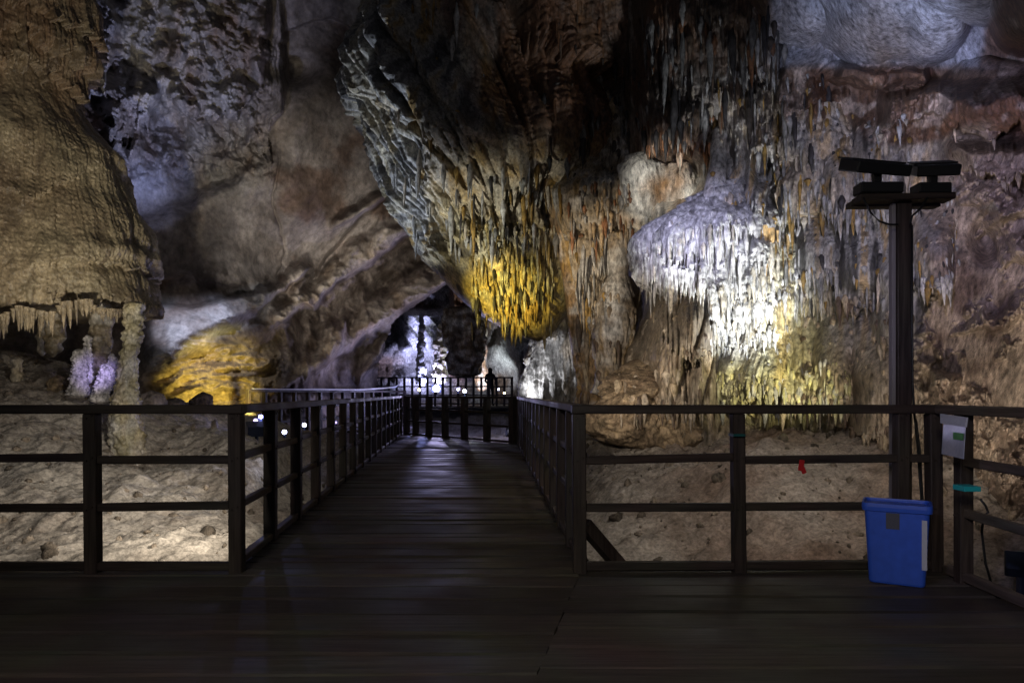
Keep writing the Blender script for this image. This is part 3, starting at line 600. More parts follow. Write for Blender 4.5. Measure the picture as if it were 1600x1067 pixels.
def cur_col(px, py, s, X, Y, Z, d):
    sh = px.shape; n2 = fbm(X * 6, Y * 6, Z * .8, 4); n3 = fbm(X * 3 + 5, Y * 3, Z * 3, 3)
    c = mixc(flat(C(.50, .49, .47), sh), flat(C(.34, .33, .32), sh), .35 + n3 + .7 * sm(380, 320, py))
    c = mixc(c, BLK * 2, sm(.16, .45, -n2) * .6)
    c = mixc(c, C(.44, .41, .22), sm(550, 585, py) * .8)
    g = sm(1150, 1195, px) * sm(340, 370, py)
    c = mixc(c, mixc(flat(C(.46, .36, .16), sh), flat(C(.36, .33, .2), sh), .5 + 1.4 * n2), g * .8)
    return c * (1 + .2 * n3)[..., None]
CU = tag(body('flowstone_curtain', [(276, 1135, 1215), (290, 1104, 1270), (315, 1062, 1330), (335, 1032, 1370), (350, 1010, 1390), (370, 1001, 1400), (400, 1003, 1400), (430, 1010, 1400), (444, 1020, 1400), (456, 1045, 1395), (470, 1098, 1390), (520, 1104, 1385), (560, 1112, 1392), (600, 1122, 1400), (630, 1135, 1405), (650, 1150, 1405), (668, 1165, 1400)],
    [(276, 11.3), (400, 11.25), (650, 11.1)], .36, cur_disp, cur_col, M_drip, 1.2),
    'wide white violet lit flowstone curtain with fringe of stalactites on the right wall', 'rock formation')
tag(body('hanging_rock', [(556, 1006, 1030), (585, 972, 1056), (612, 948, 1074), (640, 936, 1082), (660, 937, 1083), (680, 950, 1080), (695, 985, 1072), (708, 1005, 1060), (715, 1018, 1045)], [(556, 12), (620, 11.4), (715, 11.2)], .7,
    lambda px, py, s, X, Y, Z: .3 * ridged(X * 1.1, Y * 1.1, Z * 1.1, 4) - .1 + .1 * billow(X * 3, Y * 3, Z * 3, 3), lambda px, py, s, X, Y, Z, d: mixc(flat(C(.36, .27, .17), px.shape), flat(C(.2, .14, .09), px.shape), .4 + fbm(X * 2, Y * 2, Z * 2, 4)), M_rock, 1.5),
    'rough tan rock lump hanging low behind the right railing near its corner post', 'rock')

tag(body('white_flowstone', [(236, 1000, 1030), (246, 982, 1052), (262, 966, 1078), (280, 975, 1090), (305, 985, 1092), (325, 988, 1088), (340, 984, 1050), (365, 978, 1012), (382, 974, 996), (388, 978, 990)], 13.0, .45,
    lambda px, py, s, X, Y, Z: .22 * fbm(X * 1.2, Y * 1.2, Z * .8, 3) + .12 * ridged(X * 1.6, Y * 1.6, Z * .7, 4), lambda px, py, s, X, Y, Z, d: mixc(flat(C(.62, .59, .52), px.shape), flat(C(.36, .21, .10), px.shape), .22 + 1.3 * fbm(X * 1.6, Y * 1.6, Z * .8 + 3, 4)), M_rock, 1.2),
    'smooth cream white flowstone in the niche left above the bright curtain', 'rock formation')
CG = 'knobbly columns on top of the bright curtain'
for x0, y0, y1, w0, w1, sl, lab in ((1128, 196, 318, 15, 16, -14, 'short leaning column, leftmost of those on top of the bright curtain'), (1150, 160, 325, 15, 18, 0, 'thick knobbly column on top of the bright curtain, second from left'), (1176, 150, 330, 20, 20, 4, 'thickest dripping column on top of the bright curtain, in the middle'),
        (1197, 285, 345, 8, 10, 0, 'thin short column under the small hole above the curtain'), (1222, 150, 330, 17, 12, 6, 'long column right of the small hole above the curtain'), (1212, 300, 352, 7, 9, 0, 'thin stub column in the dark gap right of the small hole')):
    rw_ = [(y0 + (y1 - y0) * t, x0 + sl * t - (w0 + (w1 - w0) * t) / 2 + 2 * math.sin(t * 9 + x0), x0 + sl * t + (w0 + (w1 - w0) * t) / 2 + 2 * math.sin(t * 7 + x0)) for t in [i / 7 for i in range(8)]]
    tag(body('rock_column', rw_, [(y0, 11.5), (y1, 11.0)], 1, flute(6, .03, ((y0 + 20, y0 + 60, .03), (y0 + 50, y0 + 100, .03)), int(x0), .10), drip_col(C(.40, .39, .38), .4, .15), M_drip, 1.1), lab, 'rock column', CG)
tag(body('hanging_drape', [(165, 1238, 1345), (200, 1236, 1352), (260, 1238, 1352), (310, 1242, 1348), (330, 1246, 1342), (342, 1256, 1334)], 10.2, .3, flute(9, .05, ((180, 262, .08), (250, 330, .07)), 21, .12), drip_col(C(.36, .30, .23), .35, .45), M_drip, 1.2), 'tan hanging drape left of the lamp post head, cut off straight at its foot', 'rock formation')
# ------------------------------------------------------------------ big flowstone on the left and what stands under it
def do_disp(px, py, s, X, Y, Z):
    q = s + 6 * pn(py / 30, 1, 1)
    d = .22 * fbm(X * .6, Y * .6, Z * .45, 3) + .05 * fbm(X * 3, Y * 3, Z * 1.2, 3)
    f1, f2 = worley(X * 13, Y * 13, Z * 13, 5); d = d + .013 * sm(0, .6, f2 - f1)
    g = .5 * np.sin(Z * 34 + 7 * pn(X * 2.5, Y * 2.5, Z * .8) + 2 * pn(X * 8, Y * 8, 1)); d = d + .0015 * g + .012 * fbm(X * 14, Y * 14, Z * 9, 2)
    r3, k3 = ribs(s, py, 62, 83, .5); d = d + .12 * r3 * k3
    T = lambda *a, **z: tier(px, py, s, *a, **z)
    d = d + T(-200, 240, 130, [(-200, 505), (0, 500), (28, 470), (80, 492), (140, 478), (240, 500)], .16, .06, 9, 38, 81, 20, .3)
    r, k = ribs(s, py, 8, 82, .3); d = d + .09 * r * k * sm(455, 485, py)
    d = d + T(-150, 60, 60, [(-150, 350), (0, 430), (25, 400), (60, 330)], .15, .08, 8, 30, 84, 20) + T(120, 215, 380, [(120, 440), (165, 432), (215, 420)], .10, .03, 7, 14, 86, 8) - .1 * bump(px, py, 190, 420, 20, 16, 1, 3)
    d = d + T(-150, 150, 200, [(-150, 352), (20, 366), (60, 330), (110, 344), (150, 300)], .09, .05, 7, 18, 95, 16, .4) + T(60, 200, 300, [(60, 420), (120, 452), (200, 408)], .06, .03, 7, 14, 96, 16, .4)
    for i, (t, b) in enumerate(((-150, 60), (-60, 100), (20, 140))): d = d + T(-150, 170, t, b, .12, .1, 9, 40, 87 + i, 20)
    return d
def do_col(px, py, s, X, Y, Z, d):
    sh = px.shape; n1 = fbm(X * .8, Y * .8, Z * .5, 4); n2 = fbm(X * 4, Y * 4, Z * .6, 4)
    c = mixc(flat(C(.33, .275, .18), sh), flat(C(.25, .195, .125), sh), .5 + n1 + .6 * n2)
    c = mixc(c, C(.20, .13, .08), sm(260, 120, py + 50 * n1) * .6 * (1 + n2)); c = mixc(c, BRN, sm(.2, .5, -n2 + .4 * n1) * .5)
    return c * (1 + .2 * n2)[..., None]
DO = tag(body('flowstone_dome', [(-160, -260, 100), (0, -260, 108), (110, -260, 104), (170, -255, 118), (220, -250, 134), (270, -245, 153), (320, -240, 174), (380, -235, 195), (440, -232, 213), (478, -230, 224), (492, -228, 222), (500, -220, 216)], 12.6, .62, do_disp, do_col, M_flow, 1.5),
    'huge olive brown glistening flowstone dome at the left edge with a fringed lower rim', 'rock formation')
def cone_rows(x, y0, y1, w0, w1, n=6, j=2.):
    rr = random.Random(int(x * 7 + y0)); out = []
    for i in range(n + 1):
        t = i / n; y = y0 + (y1 - y0) * t; w = (w0 + (w1 - w0) * t) / 2; o = rr.uniform(-j, j) * (.3 + t * .4)
        out.append((y, x - w + o, x + w + o * .8))
    return out
tag(body('rock_column', [(470, 196, 222), (500, 197, 222), (530, 194, 221), (560, 190, 214), (590, 184, 213), (620, 178, 216), (650, 172, 219), (680, 174, 224), (710, 182, 226), (740, 190, 230), (760, 196, 232)], 10.85, 1, knob(.06, 11, .006, 3), drip_col(C(.36, .32, .2), .15, .2), M_flow, 1.2),
    'tall olive column running from the dome rim down into the sand', 'rock column')
tag(body('rock_column', [(470, 144, 180), (500, 143, 176), (540, 142, 172), (580, 142, 172), (620, 140, 172), (660, 138, 174)], 11.9, 1, knob(.06, 9, .006, 5), drip_col(C(.26, .21, .14), .2, .2), M_flow, 1.3),
    'squat brown column under the dome behind the violet stalagmites', 'rock column')
tag(body('rock_column', [(486, 62, 78), (520, 60, 74), (555, 60, 72)], 12.2, 1, knob(.05, 6, .01, 8), drip_col(C(.26, .21, .14), .2, .2), M_flow, 1.3),
    'thin brown column joining the dome rim to the ground at far left', 'rock column')
tag(body('hanging_stalactite_mass', [(478, 80, 90), (500, 72, 98), (530, 72, 98), (550, 76, 92), (558, 80, 86)], 11.9, 1, knob(.08, 7, .01, 9), drip_col(C(.24, .19, .12), .3, .2), M_flow, 1.3),
    'small onion shaped stalactite cluster hanging under the dome rim', 'rock formation')
VG = 'violet lit stalagmites under the dome'
for x, y0, y1, w0, w1, Y, lab in ((124, 545, 622, 14, 34, 11.3, 'violet lit knobbly stalagmite, leftmost of the pair in front of squat column'), (137, 523, 600, 7, 17, 11.6, 'slender violet lit stalagmite rising behind the leftmost knobbly one'),
        (166, 568, 632, 18, 40, 11.2, 'broad violet lit knobbly stalagmite between squat column and olive column'), (175, 552, 610, 10, 22, 11.5, 'pale violet stalagmite tip beside the tall olive column'),
        (211, 612, 650, 9, 14, 11.0, 'small white stalagmite at the foot of the tall olive column')):
    tag(body('stalagmite', cone_rows(x, y0, y1, w0, w1), Y, 1, knob(.055, 19, .004, int(x)), drip_col(C(.55, .52, .5), .1, .05), M_drip, 1.0), lab, 'stalagmite', VG)
tag(body('stalagmite', cone_rows(27, 558, 606, 9, 20), 11.6, 1, knob(.04, 8, .012, 2), drip_col(C(.34, .29, .2), .2, .1), M_drip, 1.0), 'lone blunt tan stalagmite on the sand ridge at far left', 'stalagmite')
tag(body('stalagmite', cone_rows(255, 622, 640, 5, 8), 12.5, 1, knob(.02, 8, .01, 2), drip_col(WHT, .1, .1), M_drip, 1.0), 'tiny white stalagmite stump right of the olive column', 'stalagmite')

# rocks lying about
def boulder(x, y, w, h, Y, col, label, name='boulder', group=None):
    sd = x * .37
    o = body(name, [(y - h, x - w * .2, x + w * .15), (y - h * .9, x - w * .36, x + w * .3), (y - h * .5, x - w * .5, x + w * .46), (y, x - w * .5, x + w * .5), (y + h * .2, x - w * .46, x + w * .44)], Y, .8,
        lambda px, py, s, X, Yy, Z: (w / F * Y) * (.22 * ridged(X * 1.4 * 60 / w + sd, Yy * 1.4 * 60 / w, Z * 1.4 * 60 / w, 3) - .1), lambda px, py, s, X, Yy, Z, d: mixc(flat(col, px.shape), flat(col * .5, px.shape), .3 + fbm(X * 3, Yy * 3, Z * 3, 4)), M_rock, 1.2)
    return tag(o, label, 'rock', group)
boulder(92, 612, 26, 26, 11.7, C(.3, .22, .13), 'tan block of stone in the dark hollow under the dome')
boulder(236, 634, 34, 24, 12.3, C(.3, .25, .22), 'grey brown boulder right of the olive column')
boulder(275, 636, 34, 15, 12.9, C(.14, .11, .1), 'dark low boulder under the gold lit rock')
boulder(318, 634, 30, 22, 13.3, C(.12, .09, .08), 'dark pointed boulder before the gold lit rock, right of the low one')
boulder(764, 497, 34, 24, 31, C(.5, .46, .42), 'smooth pale boulder wedged high at the end of the passage')

# far columns
FG = 'columns in the far chamber'
tag(body('rock_column', cone_rows(658, 488, 605, 7, 15, 7, 1.5), 33, 1, knob(.14, 3, .02, 4), drip_col(C(.5, .5, .52), .1, .1), M_drip, 1.0), 'slim violet white stalagmite column in the far chamber', 'rock column', FG)
tag(body('rock_column', cone_rows(688, 505, 600, 12, 22, 7, 2), 33.5, 1, knob(.2, 3, .02, 6), drip_col(C(.36, .32, .22), .3, .3), M_drip, 1.0), 'stout olive knobbly column in the far chamber, right of the slim white one', 'rock column', FG)
tag(body('rock_column', [(478, 704, 756), (520, 704, 752), (560, 706, 750), (590, 712, 744)], 32, .8, flute(8, .2, (), 5, .3), drip_col(BRN, .5, .2), M_drip, 1.2), 'broad dark brown curtain of rock in the middle of the far chamber', 'rock column', FG)
tag(body('rock_column', [(515, 747, 752), (540, 744, 758), (575, 743, 759), (612, 745, 758)], 34, 1, flute(5, .05, (), 6, .12), drip_col(C(.4, .25, .16), .2, .3), M_drip, 1.0), 'orange and white split pillar just left of the person', 'rock column', FG)

# ------------------------------------------------------------------ stalactites as parts of their formations
def stalactites(parent, name, spec, Y, col, mat, seed):
    """spec: (x, y top, length, width) in photo pixels at depth Y"""
    rr = random.Random(seed)
    for x, y0, ln, w in spec:
        n = 9; m = 10; yy = Y(x) if callable(Y) else Y; rad = w / 2 / F * yy; L = ln / F * yy; top = at(x, y0, yy)
        V = []; ph = rr.uniform(0, 9); bx, by = rr.uniform(-.02, .02), rr.uniform(-.02, .02)
        for i in range(n):
            t = i / (n - 1); r = rad * (1 - t) ** .7 * (1 + .18 * math.sin(t * 14 + ph)) + .002
            for k in range(m):
                a = 2 * math.pi * k / m; q = r * (1 + .15 * math.sin(3 * a + ph + t * 4)); V.append((top.x + bx * t + q * math.cos(a), top.y + by * t + q * math.sin(a), top.z + .05 - (L + .05) * t))
        q = [(i * m + k, i * m + (k + 1) % m, (i + 1) * m + (k + 1) % m, (i + 1) * m + k) for i in range(n - 1) for k in range(m)]
        c = np.tile(col * rr.uniform(.75, 1.15), (len(V), 1)) * (1 + .2 * np.random.RandomState(seed).rand(len(V), 1))
        raw_obj('stalactite', np.array(V), np.array(q), c, mat, parent)
rr = random.Random(5)
stalactites(CU, 'c', [(rr.uniform(1008, 1100), 0, 0, 0) for i in range(0)], 10, WHT, M_drip, 1)
sp = []
for i in range(34):
    x = 1010 + i * 3.4 + rr.uniform(-1, 1); y = np.interp(x, [1005, 1040, 1125], [395, 418, 425]) + rr.uniform(-8, 8); sp.append((x, y, rr.uniform(22, 62), rr.uniform(4, 9)))
def cuY(x): # front face of the curtain
    a = 199 / F * 11.25; u = max(-1, min(1, (x - 1201) / 199)); return 11.25 - a * .36 * math.sqrt(max(0, 1 - u * u)) - .06
stalactites(CU, 'c', sp, cuY, C(.46, .45, .42), M_drip, 2)
sp = [(x, y, l, w) for x, y, l, w in ((1196, 358, 110, 9), (1206, 362, 124, 10), (1216, 366, 70, 7), (1232, 372, 84, 6), (1187, 362, 60, 6))]
stalactites(CU, 'c', sp, lambda x: cuY(x) - .1, C(.50, .33, .14), M_drip, 3)
sp = []
for i in range(46):
    x = rr.uniform(765, 856); y = np.interp(x, [765, 790, 838, 856], [430, 470, 505, 440]) + rr.uniform(-60, 8); sp.append((x, y, rr.uniform(14, 38), rr.uniform(3, 6)))
stalactites(HM, 'c', [(x, y, l, w) for x, y, l, w in sp], lambda x: float(rock_at(np.array(x), np.array(475.))) - .02, C(.46, .29, .07), M_drip, 4)
def fringe(name, parent, regions, mat, seed):
    """dense dripstone rooted on the rock: half-sunk tapering drips, far too many to count"""
    g = np.random.RandomState(seed); n, m = 8, 8; AV, AC = [], []
    for x0, x1, y0, y1, cnt, wr, lr, pal in regions:
        px = g.uniform(x0, x1, cnt); py = g.uniform(y0, y1, cnt); Y = rock_at(px, py); k = Y < 90; px, py, Y = px[k], py[k], Y[k]
        k = ~((px > 985) & (px < 1097) & (py > 205) & (py < 335) & (Y > 11.9) & ((py > 236) | (px < 1000))); px, py, Y = px[k], py[k], Y[k]; c = len(px)
        w = wr[0] + (wr[1] - wr[0]) * g.rand(c) ** 2; L = (lr[0] + (lr[1] - lr[0]) * g.rand(c) ** 1.5) * (.6 + .4 * w / wr[1])
        rad = w / 2 / F * Y; Lm = L / F * Y; X = (px - CX) / F * Y; Z = EYE - (py - HY) / F * Y
        t = np.linspace(0, 1, n)[None, :, None]; a = (np.arange(m) * 2 * np.pi / m)[None, None, :]; ph = g.uniform(0, 6, (c, 1, 1))
        r = rad[:, None, None] * np.minimum(1, .35 + 3 * t) * (1 - t ** 1.7) * (1 + .16 * np.sin(t * 15 + ph)) * (1 + .15 * np.sin(3 * a + ph + 3 * t)) + .002
        ln = g.normal(0, .035, (c, 1, 1))
        VX = X[:, None, None] + r * np.cos(a) + ln * Lm[:, None, None] * t; VY = Y[:, None, None] + r * np.sin(a) + .15 * rad[:, None, None] - .02 * t; VZ = Z[:, None, None] - Lm[:, None, None] * t + 0 * a
        AV.append(np.stack([VX, VY, VZ], -1).reshape(c, -1, 3))
        P_ = np.array(pal)[g.randint(0, len(pal), c)] * g.uniform(.65, 1.2, (c, 1)); AC.append(np.repeat(P_[:, None], n * m, 1))
    V = np.concatenate(AV); Cc = np.concatenate(AC); c = len(V)
    q = np.array([(i * m + k, i * m + (k + 1) % m, (i + 1) * m + (k + 1) % m, (i + 1) * m + k) for i in range(n - 1) for k in range(m)])
    Q = (q[None] + (np.arange(c) * n * m)[:, None, None]).reshape(-1, 4)
    o = raw_obj(name, V.reshape(-1, 3), Q, Cc.reshape(-1, 3), mat, parent); return tag(o, kind='stuff')
GW = [GREY, WHT * .8, GREY * .7, C(.4, .34, .26), OCH * .7, BLK * 2]; BW = [WHT, WHT * .9, GREY * 1.2, C(.5, .45, .36)]; DK = [DRK, BRN, GREY * .5, RUST * .6, BLK * 1.5]; TN = [TAN, SANDC, BRN, C(.38, .3, .2)]; GO = [C(.44, .32, .11), C(.5, .39, .17), C(.46, .42, .3), BLK * 2]
YG = [C(.46, .42, .2), C(.4, .37, .24), WHT * .7, C(.3, .27, .15)]
LB_ = [(cx_ - w_ * .9, cx_ + w_ * .9, b_ - 26, b_ - 8, int(w_ * .55), (4, 12), (12, 52), GW[:5] if b_ < 470 and cx_ > 1130 else (DK if b_ < 230 else TN)) for cx_, t_, b_, w_, a_ in LOBES]
fringe('dripstone', RW, LB_ + [(1040, 1230, 0, 150, 70, (4, 15), (24, 120), DK + [GREY]), (850, 1060, 0, 260, 110, (4, 13), (12, 60), DK), (1060, 1300, 110, 300, 120, (4, 13), (14, 90), GW), (1180, 1425, 170, 470, 240, (4, 13), (14, 80), GW),
    (1425, 1500, 310, 440, 60, (4, 10), (16, 60), GW), (1000, 1112, 215, 245, 40, (4, 9), (12, 32), [RUST, C(.5, .36, .26), RUST * 1.4]), (1255, 1425, 470, 640, 90, (4, 13), (14, 50), TN), (900, 1110, 450, 640, 90, (5, 18), (16, 70), TN), (1480, 1600, 200, 300, 40, (4, 10), (10, 30), TN)], M_drip, 1)
fringe('dripstone', CU, [(1003, 1110, 335, 440, 130, (4, 12), (24, 90), BW + [GREY]), (1095, 1290, 335, 470, 190, (4, 13), (16, 90), BW), (1108, 1235, 440, 480, 60, (4, 12), (16, 60), BW), (1108, 1235, 500, 545, 60, (4, 10), (14, 40), BW), (1120, 1330, 560, 645, 190, (4, 12), (12, 50), YG)], M_drip, 2)
fringe('dripstone', HM, [(610, 760, -20, 380, 70, (4, 11), (20, 80), GW[:5]), (690, 880, 250, 390, 80, (4, 12), (18, 80), GW + [OCH * .8]), (735, 866, 345, 515, 300, (3, 9), (10, 46), GO[:3] + GO), (880, 1000, 150, 300, 50, (4, 10), (14, 40), DK)], M_drip, 3)
fringe('dripstone', DR, [(888, 992, 280, 372, 90, (4, 10), (12, 56), [C(.42, .3, .17), WHT * .7, RUST, TAN]), (900, 950, 370, 500, 50, (4, 9), (20, 80), GW)], M_drip, 4)
sp = []
for i in range(88):
    x = rr.uniform(-30, 224); y = np.interp(x, [0, 30, 80, 100, 140, 150, 225], [505, 488, 500, 482, 478, 492, 496]); sp.append((x, y - 6, rr.uniform(8, 40) * (1 if x < 130 else .6), rr.uniform(5, 10)))
def doY(x): u = max(-.97, min(.97, (x - 3) / 228)); return 12.6 - 2.61 * .62 * math.sqrt(1 - u * u) - .05
stalactites(DO, 'c', sp, doY, C(.28, .22, .14), M_flow, 6)
# ------------------------------------------------------------------ cave floor
def floor():
    x = np.concatenate([np.linspace(-16, -9.2, 30), np.linspace(-9.1, 7.5, 480), np.linspace(7.6, 14, 30)])
    y = np.concatenate([np.linspace(1.5, 5, 20), np.linspace(5.03, 14, 330), np.linspace(14.1, 42, 130)])
    X, Y = np.meshgrid(x, y)
    pts = []
    def g(px, py, Yd): p = at(px, py, Yd); pts.append((p.x, p.y, p.z))
    g(0, 885, 7.0); g(180, 885, 7.0); g(330, 885, 7.1); g(0, 780, 8.6); g(170, 780, 8.7); g(0, 700, 10); g(120, 690, 10.3); g(0, 622, 11); g(80, 632, 11.2); g(235, 735, 10.5); g(190, 740, 10.6); g(230, 648, 12)
    g(310, 660, 12.2); g(300, 790, 8.8); g(370, 690, 11.2); g(420, 740, 9.8); g(360, 840, 7.8); g(420, 830, 7.9); g(470, 770, 9.6); g(40, 560, 13); g(150, 600, 13); g(230, 640, 14); g(-150, 560, 12); g(-150, 800, 8.5)
    g(400, 660, 14.5); g(480, 690, 14.5)
    for v in ((-2.4, 9, -1.0), (-1, 7, -.9), (-1.5, 12, -1.), (-4.2, 14, -.4), (-1.5, 16, -.7), (-3.5, 18, -.5), (0, 22, -.35), (-3, 24, -.3), (-8, 22, 0), (0, 30, .3), (-6, 30, .3), (-2, 40, 1), (6, 30, 1), (8, 20, 2), (-14, 20, 1), (-15, 8, .5), (0, 3, -1.1), (-6, 3, -1), (6, 3, -.5), (12, 6, .6), (12, 12, 2)): pts.append(v)
    g(930, 885, 7.2); g(1000, 885, 7.0); g(1150, 885, 6.8); g(1400, 885, 6.4); g(1500, 900, 6.0); g(1580, 930, 5.6); g(940, 800, 8.4); g(1010, 790, 8.3); g(1120, 740, 8.7); g(1000, 735, 10); g(1200, 760, 8.0); g(1350, 740, 8.2); g(1450, 760, 7.6); g(950, 730, 10.6)
    g(940, 690, 12); g(1100, 690, 11); g(1250, 670, 10.2); g(1350, 690, 9.4); g(1300, 830, 7); g(870, 700, 13)
    Z = tps(pts, X, Y, 4., 2e-2)
    Z = Z + .16 * fbm(X * .6, Y * .6, .3, 5) + .04 * billow(X * 2.6, Y * 2.6, 1.3, 4) + .016 * ridged(X * 3.3, Y * 3.3, .7, 4) + .05 * sm(.1, .7, fbm(X * .9, Y * .9, 8., 3)) * fbm(X * 6, Y * 6, 1.7, 3) + .02 * fbm(X * 12, Y * 12, .7, 3)
    f1, f2 = worley(X * 2.2, Y * 2.2, np.zeros_like(X)); Z = Z + .05 * sm(.35, .1, f1) * sm(-.1, .5, fbm(X * .5, Y * .5, 5., 2))
    # flowing ridges down the left slope
    rg = ridged(X * .55 + Y * .2, Y * .5 - X * .2, 2.2, 4); Z = Z + .05 * rg * sm(-2, -4, X) + .03 * fbm(X * 5 + 2, Y * 5, 3.3, 3)
    # keep clear of the boardwalk
    band = sm(.9, .3, np.abs(X + 1.15) - 1.6) * sm(21, 19, Y); Z = np.where(Z > -.3, lerp(Z, -.3 - .4 * np.abs(pn(X, Y, 1)), band), Z)
    pl = sm(5.6, 5.1, Y) * sm(3.5, 3.1, X); Z = lerp(Z, np.minimum(Z, -.55), pl)
    n = fbm(X * .7, Y * .7, 4., 4); n2 = fbm(X * 4, Y * 4, 6., 4)
    c = mixc(flat(C(.41, .37, .315), X.shape), flat(C(.27, .235, .195), X.shape), .38 + .8 * n + .4 * n2)
    c = mixc(c, C(.22, .14, .10), sm(1, 3, X) * .5 * (1 + n)); c = mixc(c, BRN, sm(.25, .5, -n2 + .5 * n) * .4)
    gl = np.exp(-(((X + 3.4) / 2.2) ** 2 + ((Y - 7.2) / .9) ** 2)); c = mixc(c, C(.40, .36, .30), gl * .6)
    g = np.random.RandomState(8); cnt = 900; rx = np.where(g.rand(cnt) < .55, g.uniform(-8.5, -2.6, cnt), g.uniform(.8, 5.5, cnt)); ry = 5.6 + 7 * g.rand(cnt) ** 1.3
    ii = np.clip(np.searchsorted(y, ry), 0, len(y) - 1); jj = np.clip(np.searchsorted(x, rx), 0, len(x) - 1); rz = Z[ii, jj]; rs = .012 + .075 * g.rand(cnt) ** 5
    a_ = np.linspace(0, 2 * np.pi, 9)[:-1]; b_ = np.linspace(.05, np.pi - .05, 6); AA, BB = np.meshgrid(a_, b_); base = np.stack([np.cos(AA) * np.sin(BB), np.sin(AA) * np.sin(BB), np.cos(BB)], -1).reshape(-1, 3)
    V = base[None] * g.uniform(.65, 1.25, (cnt, len(base), 1)) * rs[:, None, None] * g.uniform(.6, 1.4, (cnt, 1, 3)) + np.stack([rx, ry, rz], -1)[:, None]
    q_ = np.array([(i * 8 + k, (i + 1) * 8 + k, (i + 1) * 8 + (k + 1) % 8, i * 8 + (k + 1) % 8) for i in range(5) for k in range(8)]); Q_ = (q_[None] + (np.arange(cnt) * len(base))[:, None, None]).reshape(-1, 4)
    tag(raw_obj('rubble', V.reshape(-1, 3), Q_, np.repeat(np.array([.27, .22, .165])[None] * g.uniform(.4, 1.25, (cnt, 1)), len(base), 0), M_rock), 'loose stones strewn over the sand', 'rubble', kind='stuff')
    tag(grid_obj('cave_floor', np.stack([X, Y, Z], -1), c, M_sand), kind='structure')
floor()

# ------------------------------------------------------------------ decks
def planks(bm, y0, y1, xl, xr, wmin, wmax, z=0., thick=.05, seed=1, gap=.012, joints=True):
    rr = random.Random(seed); y = y0; lay = bm.verts.layers.float_color.get('tone') or bm.verts.layers.float_color.new('tone')
    while y < y1:
        tn = rr.uniform(.55, 1.35); w = rr.uniform(wmin, wmax); ye = min(y + w, y1); zt = z + rr.uniform(-.004, .004); til = rr.uniform(-.004, .004)
        a, b = xl(y), xr(y); a2, b2 = xl(ye), xr(ye); n = max(2, int((b - a) / .25)); ph = rr.uniform(0, 99)
        row = []
        for i in range(n + 1):
            x = a + (b - a) * i / n; x2 = a2 + (b2 - a2) * i / n; e1 = .005 * math.sin(x * 2.3 + ph) + rr.uniform(-.0015, .0015); e2 = .005 * math.sin(x * 1.9 + ph * 2) + rr.uniform(-.0015, .0015); zz = zt + .003 * math.sin(x * 1.3 + ph)
            ya, yb = y + gap / 2 + e1, ye - gap / 2 + e2
            row.append([bm.verts.new(v) for v in ((x, ya, zz - thick), (x, ya, zz - .009), (x, ya + .011, zz), (x2, yb - .011, zz + til), (x2, yb, zz + til - .009), (x2, yb, zz - thick))])
        for A, B in zip(row, row[1:]):
            for k in range(6): bm.faces.new((A[k], A[(k + 1) % 6], B[(k + 1) % 6], B[k]))
        for rw__ in row:
            for v in rw__: v[lay] = (tn, tn * rr.uniform(.97, 1.02), tn, 1)
        bm.faces.new(row[0]); bm.faces.new(row[-1]); y = ye
def seam(y): return .44 - (4.65 - y) * .205
bm = bmesh.new()
planks(bm, .3, 4.86, lambda y: -7.0, lambda y: seam(y) - .002, .22, .31, seed=3, gap=.017)
planks(bm, .3, 4.86, lambda y: seam(y) + .002, lambda y: 2.98 + (4.86 - y) * -.0, .2, .30, seed=4, gap=.017)
add_box(bm, (-2, 4.80, -.16), (10, .07, .2)); add_box(bm, (2.93, 2.6, -.16), (.07, 4.3, .2))
tag(bm_obj('platform_deck', bm, M_deck), kind='structure')
Lx = lambda y: -1.90 - (y - 4.77) * .0845
Rx = lambda y: .50 - (y - 4.77) * .029
bm = bmesh.new()
planks(bm, 4.87, 20.6, lambda y: Lx(y) - .05, lambda y: Rx(y) + .05 if y < 16.6 else Rx(16.6) - (y - 16.6) * .84, .15, .24, seed=9)
beam(bm, (Lx(4.9), 4.9, -.16), (Lx(20.4), 20.4, -.16), .08, .2); beam(bm, (Rx(4.9), 4.9, -.16), (Rx(16.5), 16.5, -.16), .08, .2)
tag(bm_obj('boardwalk', bm, M_deck), kind='structure')
bm = bmesh.new()
planks(bm, 29.0, 36, lambda y: -8, lambda y: .2, .2, .3, z=.62, seed=11)
tag(bm_obj('walkway_deck', bm, M_deck), kind='structure')
bm = bmesh.new()
planks(bm, 20.6, 23.4, lambda y: -5.2, lambda y: -3.2, .2, .3, z=.1, seed=12)
tag(bm_obj('walkway_deck', bm, M_deck), kind='structure')

